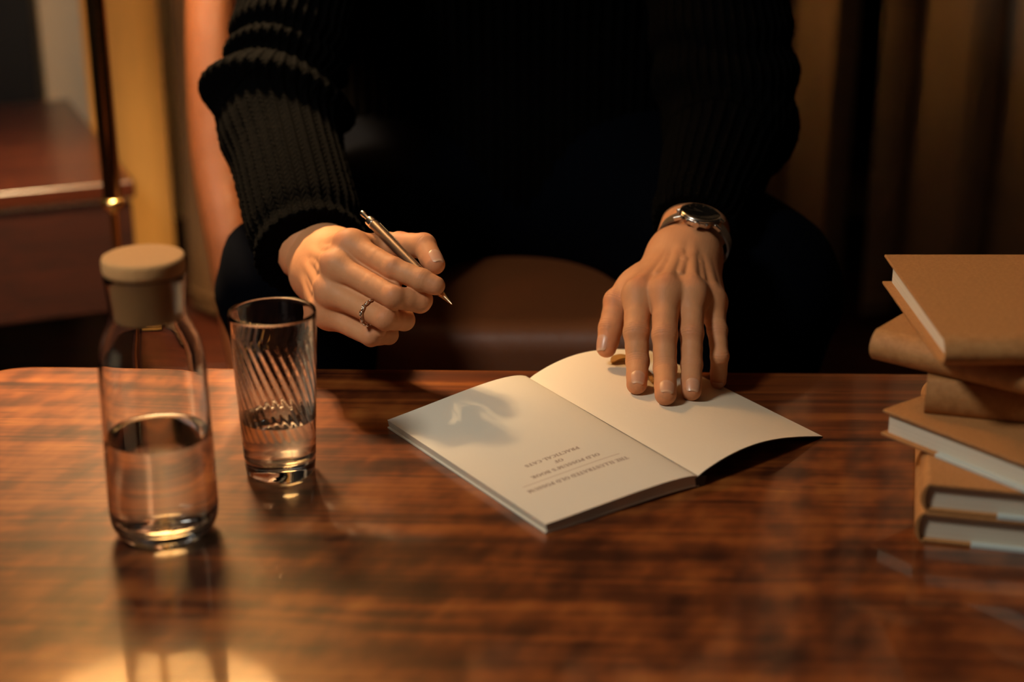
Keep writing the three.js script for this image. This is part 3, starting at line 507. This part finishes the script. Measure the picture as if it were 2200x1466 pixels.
const headField = (() => {
  const skull = egg(V(0, 0.02, -0.012), 0.08, 0.104, 0.1), jaw = egg(V(0, -0.062, 0.024), 0.056, 0.058, 0.066), chin = ball(V(0, -0.104, 0.056), 0.022), nose = cap(V(0, 0.006, 0.083), V(0, -0.032, 0.104), 0.009, 0.014), brow = cap(V(-0.035, 0.018, 0.076), V(0.035, 0.018, 0.076), 0.012, 0.012), cheeks = [-1, 1].map((s) => ball(V(s * 0.04, -0.03, 0.05), 0.028)), eyes = [-1, 1].map((s) => ball(V(s * 0.032, 0, 0.088), 0.014)), balls = [-1, 1].map((s) => ball(V(s * 0.032, 0, 0.072), 0.0125)), ears = [-1, 1].map((s) => egg(V(s * 0.08, -0.012, -0.012), 0.011, 0.032, 0.019)), lips = [cap(V(-0.02, -0.063, 0.086), V(0.02, -0.063, 0.086), 0.006, 0.006), cap(V(-0.017, -0.072, 0.085), V(0.017, -0.072, 0.085), 0.007, 0.007)];
  return (x, y, z) => {
    hp.set(x - headC.x, y - headC.y, z - headC.z).applyQuaternion(inv); const a = hp.x, b = hp.y, c = hp.z;
    let d = smin(skull(a, b, c), jaw(a, b, c), 0.04); if (d > 0.06) return d;
    d = smin(d, chin(a, b, c), 0.03); d = smin(d, brow(a, b, c), 0.02); for (const q of cheeks) d = smin(d, q(a, b, c), 0.03);
    for (const q of eyes) d = smax(d, -q(a, b, c), 0.012); for (const q of balls) d = smin(d, q(a, b, c), 0.003);
    d = smin(d, nose(a, b, c), 0.014); for (const q of ears) d = smin(d, q(a, b, c), 0.008); for (const q of lips) d = smin(d, q(a, b, c), 0.006);
    return d;
  };
})();
const upperR = shoulderR, upperL = shoulderL;
{
  const tb = torso(0.016, 0.07), lg = legs(0.016), arms = [cap(upperR, elbowR, 0.062, 0.05), cap(elbowR, wristEndR, 0.05, 0.032), cap(upperL, elbowL, 0.062, 0.05), cap(elbowL, wristEndL, 0.05, 0.032)];
  const feet = [-1, 1].map((s) => cap(V(s * 0.2, 0.055, -1.49), V(s * 0.215, 0.04, -1.33), 0.034, 0.03));
  const body = (x, y, z) => { let d = tb(x, y, z); for (const f of lg) d = smin(d, f(x, y, z), 0.05); for (const f of arms) d = smin(d, f(x, y, z), 0.03); for (const f of feet) d = smin(d, f(x, y, z), 0.03); d = smin(d, neck[0](x, y, z), 0.04); return smin(d, headField(x, y, z), 0.03); };
  const bodyG = nets(body, V(-0.42, -0.01, -2.15), V(0.42, 1.12, -1.2), 0.012, { color: skinColor });
  const face = (x, y, z) => { const c = skinColor(x, y, z); hp.set(x - headC.x, y - headC.y, z - headC.z).applyQuaternion(inv); const e = Math.min(Math.hypot(hp.x - 0.032, hp.y, hp.z - 0.0845), Math.hypot(hp.x + 0.032, hp.y, hp.z - 0.0845)); if (e < 0.0045) return [0.03, 0.02, 0.015]; if (e < 0.011 && Math.abs(hp.y) < 0.006) return [0.7, 0.66, 0.6]; if (Math.abs(hp.x) < 0.024 && Math.abs(hp.y + 0.0675) < 0.009 && hp.z > 0.08) return [0.48, 0.2, 0.15]; if (Math.abs(hp.y - 0.022) < 0.004 && Math.abs(Math.abs(hp.x) - 0.033) < 0.018 && hp.z > 0.06) return [0.06, 0.035, 0.02]; return c; };
  const headG = nets((x, y, z) => smin(headField(x, y, z), neck[0](x, y, z), 0.03) - 0.0006, V(-0.12, T0 + 0.58, -1.88), V(0.13, T0 + 0.93, -1.54), 0.0036, { color: face });
  wpart('body', mergeGeometries([bodyG, headG, handR, handL]), M.skin, person);
  const scalp = (x, y, z) => { hp.set(x - headC.x, y - headC.y, z - headC.z).applyQuaternion(inv); const a = hp.x, b = hp.y, c = hp.z, lock = 0.003 * Math.sin(a * 160 + c * 40) + 0.002 * Math.sin(c * 210 + b * 90); const shell = Math.max(headField(x, y, z) - 0.016 - lock, -(b - 0.052 + 0.75 * Math.min(0.06, Math.max(-0.13, c)) * 0.9 + 0.0)); return smax(shell, c - 0.082, 0.012); };
  wpart('hair', nets(scalp, V(-0.14, T0 + 0.62, -1.9), V(0.15, T0 + 0.95, -1.55), 0.0045), M.hair, person);
  [-1, 1].forEach((s) => { const a = V(s * 0.2, 0.055, -1.5), b = V(s * 0.215, 0.045, -1.31), up = cap(a, b, 0.048, 0.043), an = cap(a, V(s * 0.2, 0.12, -1.485), 0.048, 0.05); wpart('shoe', nets((x, y, z) => Math.max(smin(up(x, y, z), an(x, y, z), 0.03), 0.004 - y), V(s * 0.21 - 0.08, -0.01, -1.58), V(s * 0.21 + 0.08, 0.19, -1.23), 0.006), M.shoe, person); });
}
for (const g of nails) wpart('fingernail', g, M.nail, person);
// jeans
{
  const lg = legs(0), hips = cap(V(-0.085, T0 + 0.045, -1.895), V(0.085, T0 + 0.045, -1.895), 0.137, 0.137);
  const f = (x, y, z) => { let d = smin(smin(lg[0](x, y, z), lg[1](x, y, z), 0.06), hips(x, y, z), 0.08); if (Math.abs(d) < 0.04) { d += 0.0022 * Math.sin(y * 95 + x * 40 + 2 * Math.sin(z * 26)) * Math.exp(-(((z + 1.56) / 0.1) ** 2)) + 0.0016 * Math.sin(z * 80 + x * 60 + y * 30) * Math.exp(-(((z + 1.9) / 0.12) ** 2)); d = Math.max(d, 0.115 - y); d = Math.max(d, y - (T0 + 0.16)); } return d; };
  wpart('jeans', nets(f, V(-0.4, 0.1, -2.15), V(0.4, T0 + 0.2, -1.36), 0.007, { uv: (x, y, z) => [x * 2 + z, y * 2 + z * 1.3] }), M.jeans, person);
}
// sweater: ribbed sleeves with rolls of cloth at the elbows
{
  const tb = torso(0, 0.07), RIB = 0.0105;
  const frame = (a, b, ref) => { const ax = b.clone().sub(a), l = ax.length(); ax.normalize(); const e1 = ref.clone().addScaledVector(ax, -ref.dot(ax)).normalize(), e2 = ax.clone().cross(e1); return { a, ax, l, e1, e2 }; };
  const sl = [[upperR, elbowR, wristEndR, 0.074, 0.058, 0.055, 0.053], [upperL, elbowL, wristEndL, 0.078, 0.068, 0.06, 0.041]].map(([s, e, w, r0, r1, r2, r3]) => ({ up: cap(s, e, r0, r1), lo: cap(e, w, r2, r3), fu: frame(s, e, V(0, 0.3, -1)), fl: frame(e, w, V(0, -0.4, -1)), ru: (r0 + r1) / 2, rl: (r2 + r3) / 2, e, w }));
  const wave = (s) => Math.max(-0.6, Math.sin(s));
  const info = (fr, x, y, z) => { const qx = x - fr.a.x, qy = y - fr.a.y, qz = z - fr.a.z, s = qx * fr.ax.x + qy * fr.ax.y + qz * fr.ax.z, u = qx * fr.e1.x + qy * fr.e1.y + qz * fr.e1.z, v = qx * fr.e2.x + qy * fr.e2.y + qz * fr.e2.z; return [s, Math.atan2(-v, -u)]; };
  const g1 = (s, c, w) => Math.exp(-(((s - c) / w) ** 2));
  const field = (x, y, z, want) => {
    let d = tb(x, y, z), which = 0, best = d;
    const ds = [];
    for (let i = 0; i < 2; i++) {
      const q = sl[i]; let u = q.up(x, y, z), l = q.lo(x, y, z);
      if (Math.min(u, l) < 0.05) {
        const [su, au] = info(q.fu, x, y, z), [s2, al] = info(q.fl, x, y, z), tw = i ? 0.7 : 1;
        const wob = 0.012 * Math.sin(al * 2 + i), wob2 = 0.014 * Math.sin(au * 2 + 1 + i);
        if (i) {
          l -= 0.45 * (0.013 * g1(s2, 0.012 + wob, 0.022) + 0.004 * g1(s2, 0.085 + wob, 0.025) - 0.008 * g1(s2, -0.018 + wob, 0.012));
          u -= 0.4 * (0.014 * g1(su, q.fu.l - 0.035 + wob2, 0.018) + 0.009 * g1(su, q.fu.l - 0.085 + wob2, 0.016) - 0.007 * g1(su, q.fu.l - 0.062 + wob2, 0.01) - 0.008 * g1(su, q.fu.l - 0.006 + wob2, 0.012));
        } else {                                          // one big roll hangs over the elbow, two low creases above it
          const k = su - q.fu.l + 0.35 * wob2;
          l -= 0.006 * g1(s2, 0.03 + wob, 0.03) - 0.006 * g1(s2, -0.012 + 0.5 * wob, 0.010);
          u -= 0.021 * g1(k, -0.012, 0.017) - 0.006 * g1(k, -0.040, 0.007) + 0.004 * g1(k, -0.053, 0.008) - 0.005 * g1(k, -0.067, 0.006) + 0.003 * g1(k, -0.08, 0.01);
        }
        l -= (i ? 0.003 : -0.004) * g1(s2, q.fl.l - 0.012, 0.012);
        const NU = Math.round(2 * Math.PI * q.ru / RIB), NL = Math.round(2 * Math.PI * q.rl / RIB);
        u -= 0.0017 * wave(au * NU); l -= 0.0017 * wave(al * NL);
        l = Math.max(l, s2 - q.fl.l - 0.006);             // the cuff ends in a clean edge
      }
      ds.push(smin(u, l, 0.012));
    }
    if (d < 0.05) { d -= 0.0016 * wave(x / RIB * 2 * Math.PI * 0.8 + 0.6 * Math.sin(y * 9)) + 0.004 * Math.sin(y * 38 + x * 9) * smooth(T0 + 0.3, T0 + 0.1, y); }
    d = smin(d, ds[0], 0.03); d = smin(d, ds[1], 0.03);
    d = Math.max(d, T0 - 0.015 - y + 0.015 * Math.sin(x * 14));
    d = smax(d, -(Math.hypot(x - 0.005, (y - T0 - 0.62) * 0.6, z + 1.79) - 0.066), 0.01);
    return d;
  };
  const uv = (x, y, z) => {
    const t = tb(x, y, z); let b = 1, out = null;
    for (let i = 0; i < 2; i++) { const q = sl[i], u = q.up(x, y, z), l = q.lo(x, y, z); for (const [d, fr, r] of [[u, q.fu, q.ru], [l, q.fl, q.rl]]) if (d < b) { b = d; const [s, a] = info(fr, x, y, z), N = Math.round(2 * Math.PI * r / RIB); out = [a * N / (2 * Math.PI) / 4, s / 0.1]; } }
    return t < b - 0.004 ? [x / RIB * 0.8 / 4, y / 0.1] : out;
  };
  wpart('sweater', nets((x, y, z) => field(x, y, z), V(-0.42, T0 - 0.04, -2.13), V(0.42, T0 + 0.66, -1.3), 0.0037, { uv, eps: 0.25, margin: 0.02 }), M.sweater, person);
}

// ---------- pen, ring, wristwatch ----------
{
  const a = V(-0.1309, 0.5942, -1.3333), b = V(-0.0488, 0.5482, -1.2187), len = a.distanceTo(b), o = thing('pen', 'metallic brown click pen held between thumb and forefinger', 'pen', b.toArray());
  o.quaternion.setFromUnitVectors(V(0, 1, 0), a.clone().sub(b).normalize());        // the point at the origin, the button along +y
  const k = len / 0.137;
  part('tip', lathe([[0, 0], [0.0006, 0.0002], [0.0007, 0.002], [0.0011, 0.0026], [0.0016, 0.006], [0.0024, 0.011], [0.0031, 0.016], [0.0034, 0.0175], [0, 0.0175]], 40), M.penTip, o);
  part('grip', lathe([[0.0034, 0.0172], [0.0039, 0.019], [0.00415, 0.026], [0.0042, 0.04], [0.0042, 0.0415]], 40), M.penTip, o);
  part('barrel', lathe([[0.00405, 0.0412], [0.0043, 0.042], [0.0043, 0.118 * k], [0.0041, 0.1195 * k], [0, 0.1196 * k]], 40), M.penBarrel, o);
  part('collar', lathe([[0.0042, 0.1175 * k], [0.0047, 0.118 * k], [0.0047, 0.1235 * k], [0.0041, 0.1245 * k], [0.003, 0.125 * k], [0, 0.125 * k]], 40), M.silver, o);
  part('button', lathe([[0.0019, 0.1245 * k], [0.0019, 0.1315 * k], [0.0024, 0.132 * k], [0.0025, 0.1355 * k], [0.0019, 0.137 * k], [0, 0.1372 * k]], 32), M.silver, o);
  part('clip', merge([rbox(0.0028, 0.034, 0.0009, 0.0004, 0, 0.104 * k, 0.0066), rbox(0.0028, 0.0035, 0.0035, 0.0005, 0, 0.1195 * k, 0.0052), new THREE.SphereGeometry(0.0013, 12, 8).translate(0, 0.088 * k, 0.0058)]), M.silver, o);
  o.rotateY(2.4);
}
{
  const f = Q.fingers[2], ax = f.j[1].clone().sub(f.j[0]).normalize(), c = f.j[0].clone().lerp(f.j[1], 0.72).addScaledVector(f.dorsal, -0.0008), o = thing('ring', 'silver chain-link ring on the ring finger of the writing hand', 'ring', c.toArray());
  o.quaternion.setFromUnitVectors(V(0, 0, 1), ax);
  const N = 13, rr = 0.0102;
  const link = new THREE.TorusGeometry(0.0022, 0.0009, 10, 24); link.scale(1.35, 1, 1);
  for (let i = 0; i < N; i++) { const a = i / N * 2 * Math.PI, m = part('link', link, M.silver, o); m.position.set(Math.cos(a) * rr, Math.sin(a) * rr, 0); const out = V(Math.cos(a), Math.sin(a), 0), tan = V(-Math.sin(a), Math.cos(a), 0), ax2 = V(0, 0, 1); m.quaternion.setFromRotationMatrix(new THREE.Matrix4().makeBasis(tan, ax2, out.clone().negate().negate())); m.rotateX(0.62); m.rotateZ(0.5); }
}
{
  const n = V(0.16, 0.975, 0.155).normalize(), c = V(0.1689, 0.582, -1.3714), arm = L.wrist.clone().sub(L.forearm).normalize();
  const z = arm.clone().addScaledVector(n, -arm.dot(n)).normalize(), x = n.clone().cross(z).normalize();
  const o = thing('wristwatch', 'round steel wristwatch with black dial and mesh band above the resting hand', 'watch', c.toArray());
  o.quaternion.setFromRotationMatrix(new THREE.Matrix4().makeBasis(x, n, z));       // y out of the dial, z towards the hand, x across the wrist
  part('case', lathe([[0, -0.0075], [0.0155, -0.0075], [0.0178, -0.0055], [0.0188, -0.003], [0.0188, -0.001], [0.0182, 0], [0.0165, 0.0002], [0, 0.0002]], 72), M.steel, o);
  part('bezel', lathe([[0.0184, -0.0004], [0.0187, 0.0002], [0.0184, 0.0012], [0.0174, 0.0021], [0.0164, 0.0023], [0.0161, 0.0014], [0.016, 0.0003]], 72), M.steel, o);
  const dial = part('dial', lathe([[0.0161, 0.0003], [0.0161, 0.0006], [0, 0.0006]], 64), M.dial, o);
  for (let i = 0; i < 12; i++) { const g = box(0.0007, 0.0003, i % 3 ? 0.0022 : 0.0032, 0, 0.0008, -0.0133); g.rotateY(i * Math.PI / 6); part('hour_marker', g, M.silver, dial); }
  for (const [l, w, a, y] of [[0.0095, 0.0014, 1.15, 0.0011], [0.013, 0.0011, 1.85, 0.0014], [0.0135, 0.0004, 4.1, 0.0017]]) { const g = box(w, 0.0002, l, 0, y, -l / 2 + 0.0015); g.rotateY(a); part('watch_hand', g, M.silver, dial); }
  part('crystal', lathe([[0.0163, 0.0019], [0.0163, 0.0023], [0.015, 0.0029], [0.01, 0.0033], [0, 0.0035]], 64), M.crystal, o);
  for (const sx of [-1, 1]) for (const sz of [-1, 1]) { const g = rbox(0.0085, 0.0042, 0.0034, 0.0013, 0, 0, 0); g.rotateZ(-sx * 0.5); g.translate(sx * 0.0182, -0.005, sz * 0.0098); part('lug', g, M.steel, o); }
  const cr = new THREE.CylinderGeometry(0.0027, 0.0027, 0.003, 24); cr.rotateX(Math.PI / 2); cr.translate(0, -0.0025, 0.0203); part('crown', cr, M.steel, o);
  for (const s of [-1, 1]) { const g = new THREE.CylinderGeometry(0.0017, 0.0017, 0.003, 16); g.rotateX(Math.PI / 2); g.rotateY(s * 0.5); g.translate(s * 0.0098, -0.0025, 0.0172); part('pusher', g, M.steel, o); }
  const A = 0.0325, B = 0.0245, cy = -0.0278, w0 = 0.0088;
  const loop = (off) => (u, v) => { const a = lerp(0.66, 2 * Math.PI - 0.66, u), w = w0; return V(Math.sin(a) * (A + off), cy + Math.cos(a) * (B + off), (v * 2 - 1) * w); };
  const band = slab(loop(0.0009), loop(-0.0009), 90, 4); { const uv = band.attributes.uv; for (let i = 0; i < uv.count; i++) uv.setXY(i, uv.getX(i) * 7, uv.getY(i)); }
  part('mesh_band', band, M.steelDark, o);
  part('clasp', slab((u, v) => loop(0.0026)(0.42 + u * 0.16, v), (u, v) => loop(0.0006)(0.42 + u * 0.16, v), 16, 2), M.steel, o);
}

// ---------- leather armchair ----------
{
  const o = thing('armchair', 'orange brown leather armchair the person sits in', 'armchair', [-0.01, 0, -1.95]);
  const at = (x, h, z) => V(x, TABLE + h, z);
  const seat = nets((x, y, z) => { const qx = Math.abs(x - 0.01) - 0.225, qy = Math.abs(y - (TABLE - 0.105)) - 0.045, qz = Math.abs(z + 1.83) - 0.275; return Math.hypot(Math.max(qx, 0), Math.max(qy, 0), Math.max(qz, 0)) + Math.min(Math.max(qx, qy, qz), 0) - 0.035 + 0.006 * Math.cos(x * 9); }, V(-0.36, 0.24, -2.17), V(0.38, 0.46, -1.5), 0.012);
  wpart('seat_cushion', seat, M.leather, o);
  const wing = (s) => { const cX = -0.045, pts = [at(s * 0.272 + cX, -0.24, -1.82), at(s * 0.303 + cX, -0.05, -1.87), at(s * 0.322 + cX, 0.06, -1.915), at(s * 0.325 + cX, 0.24, -1.965), at(s * 0.31 + cX, 0.46, -2.03), at(s * 0.21 + cX, 0.545, -2.08)]; const rs = [0.026, 0.028, 0.03, 0.03, 0.031, 0.032]; const inner = [at(s * 0.268 + cX, -0.2, -2.02), at(s * 0.292 + cX, 0.0, -2.06), at(s * 0.305 + cX, 0.12, -2.09), at(s * 0.305 + cX, 0.28, -2.12), at(s * 0.28 + cX, 0.44, -2.13), at(s * 0.17 + cX, 0.52, -2.13)]; const f = [], N = 18, cp = new THREE.CatmullRomCurve3(pts).getPoints(N), ci = new THREE.CatmullRomCurve3(inner).getPoints(N), rr = (i) => { const t = i / N * 5, k = Math.min(4, Math.floor(t)); return lerp(rs[k], rs[k + 1], t - k); }; for (let k = 0; k <= 4; k++) f.push(Array.from({ length: N }, (_, i) => cap(cp[i].clone().lerp(ci[i], k / 4), cp[i + 1].clone().lerp(ci[i + 1], k / 4), k ? 0.026 : rr(i), k ? 0.026 : rr(i + 1)))); return f; };
  for (const s of [-1, 1]) { const f = wing(s), cX = -0.045; wpart('wing', nets((x, y, z) => { let d = 1; for (const col of f) { let c = 1; for (const q of col) c = Math.min(c, q(x, y, z)); d = smin(d, c, 0.01); } return d; }, V(s * 0.28 + cX - 0.16, 0.14, -2.2), V(s * 0.28 + cX + 0.16, TABLE + 0.62, -1.74), 0.01), M.leather, o); }
  wpart('backrest', nets((x, y, z) => { const zz = -2.105 - 0.1 * (y - TABLE) , qx = Math.abs(x + 0.045) - 0.24, qy = Math.abs(y - TABLE - 0.15) - 0.36, qz = Math.abs(z - zz) - 0.03; return (Math.hypot(Math.max(qx, 0), Math.max(qy, 0), Math.max(qz, 0)) + Math.min(Math.max(qx, qy, qz), 0) - 0.03); }, V(-0.4, 0.18, -2.27), V(0.42, TABLE + 0.6, -1.98), 0.012), M.leather, o);
  const fr = part('base_frame', rbox(0.56, 0.07, 0.52, 0.012, -0.02, TABLE - 0.19, 0.1), M.darkWood, o);
  for (const [sx, sz] of [[-1, -1], [1, -1], [1, 1], [-1, 1]]) { const g = new THREE.CylinderGeometry(0.022, 0.013, 0.225, 18); g.translate(sx * 0.245 - 0.02, 0.1125, 0.1 + sz * 0.2); part('leg', g, M.darkWood, o); }
}

// ---------- side table ----------
{
  const cx = -0.551, cz = -2.253, turn = Math.atan2(0.065, 0.154);                   // the corner next to the lamp pole; the front runs left and forward from it
  const o = thing('side_table', 'dark wooden side table with a moulded edge behind the lamp pole', 'side table', [cx, 0, cz], turn);
  const W = 1.05, D = 0.655, top = TABLE - 0.06;
  part('tabletop', rbox(W, 0.026, D, 0.005, -W / 2, top - 0.013, -D / 2), M.sideWood, o);
  const n = 92, bead = new THREE.SphereGeometry(0.0032, 8, 6), beads = []; for (let i = 0; i < n; i++) beads.push(bead.clone().translate(-0.012 - i * (W - 0.024) / (n - 1), top - 0.0285, -0.003));
  part('beaded_trim', merge(beads), M.sideWood, o);
  part('apron', rbox(W - 0.012, 0.165, 0.02, 0.003, -W / 2, top - 0.116, -0.016), M.darkWood, o);
  part('side_panel', rbox(0.02, 0.165, D - 0.02, 0.003, -0.016, top - 0.116, -D / 2), M.darkWood, o);
  part('side_panel', rbox(0.02, 0.165, D - 0.02, 0.003, -W + 0.016, top - 0.116, -D / 2), M.darkWood, o);
  const dr = part('drawer', rbox(0.5, 0.11, 0.014, 0.003, -W / 2, top - 0.114, -0.001), M.darkWood, o);
  part('knob', new THREE.SphereGeometry(0.013, 20, 14).translate(-W / 2, top - 0.114, 0.018), M.brass, dr);
  for (const [x, z] of [[-0.035, -0.035], [-W + 0.035, -0.035], [-0.035, -D + 0.035], [-W + 0.035, -D + 0.035]]) { const g = new THREE.CylinderGeometry(0.024, 0.014, top - 0.19, 4, 1); g.rotateY(Math.PI / 4); g.translate(x, (top - 0.19) / 2, z); part('leg', g.toNonIndexed(), M.darkWood, o); }
  for (let i = 0; i < 4; i++) part('spindle', new THREE.CylinderGeometry(0.007, 0.007, top - 0.26, 12).translate(-0.17 - i * 0.2, (top - 0.26) / 2 + 0.06, -D + 0.035), M.darkWood, o);
  part('stretcher', merge([rbox(W - 0.1, 0.02, 0.02, 0.003, -W / 2, 0.06, -D + 0.035)]), M.darkWood, o);
}

// ---------- floor lamp ----------
function lampLight(parent, at, color, power, radius) {
  const l = new THREE.PointLight(new THREE.Color().setRGB(...color), power, 0, 2); l.position.set(...at); l.shadow.radius = radius / 0.02; l.castShadow = true; l.name = 'bulb_light'; parent.add(l); return l;
}
{
  const [x, y, z] = LAMP.pos, o = thing('floor_lamp', 'slim brass floor lamp with a fabric shade, its pole in front of the side table', 'floor lamp', [x, 0, z]);
  const ring = 0.4636;
  part('base', lathe([[0, 0], [0.13, 0], [0.135, 0.004], [0.133, 0.012], [0.11, 0.018], [0.03, 0.026], [0.014, 0.04], [0, 0.04]], 64), M.brassDark, o);
  part('lower_pole', new THREE.CylinderGeometry(0.0055, 0.0055, ring - 0.03, 32).translate(0, (ring - 0.03) / 2 + 0.03, 0), M.brass, o);
  part('collar', lathe([[0.0055, -0.012], [0.011, -0.006], [0.0155, -0.001], [0.0158, 0.003], [0.0125, 0.007], [0.006, 0.008]].map(([r, h]) => [r, h + ring]), 40), M.brass, o);
  part('upper_pole', new THREE.CylinderGeometry(0.011, 0.011, y - ring - 0.06, 40).translate(0, (y + ring - 0.06) / 2, 0), M.brassDark, o);
  part('socket', new THREE.CylinderGeometry(0.016, 0.018, 0.05, 28).translate(0, y - 0.075, 0), M.brass, o);
  M.bulb = new THREE.MeshStandardMaterial({ color: 0x000000, emissive: new THREE.Color().setRGB(...LAMP.color), emissiveIntensity: 30 });
  part('bulb', new THREE.SphereGeometry(0.055, 32, 24).translate(0, y, 0), M.bulb, o);
  const sh = part('lamp_shade', new THREE.LatheGeometry([[0.165, -0.2], [0.1655, -0.197], [0.1, 0.1], [0.099, 0.1]].map((p) => new THREE.Vector2(p[0], p[1])), 72).translate(0, y, 0), M.shade, o);
  part('shade_ring', merge([new THREE.TorusGeometry(0.165, 0.0016, 8, 72).rotateX(Math.PI / 2).translate(0, y - 0.2, 0), new THREE.TorusGeometry(0.1, 0.0016, 8, 72).rotateX(Math.PI / 2).translate(0, y + 0.1, 0)]), M.brass, sh);
  part('spider', merge([0, 1, 2].map((i) => new THREE.CylinderGeometry(0.0014, 0.0014, 0.1, 8).rotateZ(Math.PI / 2).translate(0.05, y + 0.099, 0).rotateY(i * 2 * Math.PI / 3)).concat([new THREE.CylinderGeometry(0.0018, 0.0018, 0.11, 8).translate(0.02, y + 0.045, 0), new THREE.TorusGeometry(0.02, 0.002, 6, 24).rotateX(Math.PI / 2).translate(0, y + 0.099, 0), rbox(0.03, 0.004, 0.004, 0.001, 0.012, y - 0.012, 0)])), M.brass, sh);
  lampLight(o, [0, y, 0], LAMP.color, LAMP.power, 0.053);
}
// ---------- pendant globe, added out of view at upper left for neutral light ----------
{
  const [x, y, z] = ADDED_PENDANT.pos, o = thing('added_pendant_lamp', 'added round opal pendant lamp, out of view on the near side of the room', 'pendant lamp', [x, y, z]);
  M.globe = new THREE.MeshStandardMaterial({ color: 0x000000, emissive: new THREE.Color().setRGB(...ADDED_PENDANT.color), emissiveIntensity: 6 });
  part('globe', new THREE.SphereGeometry(0.15, 40, 28), M.globe, o);
  part('cap', lathe([[0, 0.19], [0.02, 0.188], [0.045, 0.16], [0.06, 0.14]], 40), M.brass, o);
  part('cord', new THREE.CylinderGeometry(0.003, 0.003, tall - y - 0.18, 10).translate(0, (tall - y + 0.18) / 2, 0), M.doorDark, o);
  part('canopy', lathe([[0, tall - y - 0.03], [0.05, tall - y - 0.025], [0.055, tall - y - 0.001], [0, tall - y - 0.001]], 40), M.brass, o);
  lampLight(o, [0, 0, 0], ADDED_PENDANT.color, ADDED_PENDANT.power, 0.14);
}

scene.traverse((o) => { if (o.isMesh) { o.castShadow = true; o.receiveShadow = true; } });
renderer.render(scene, camera);
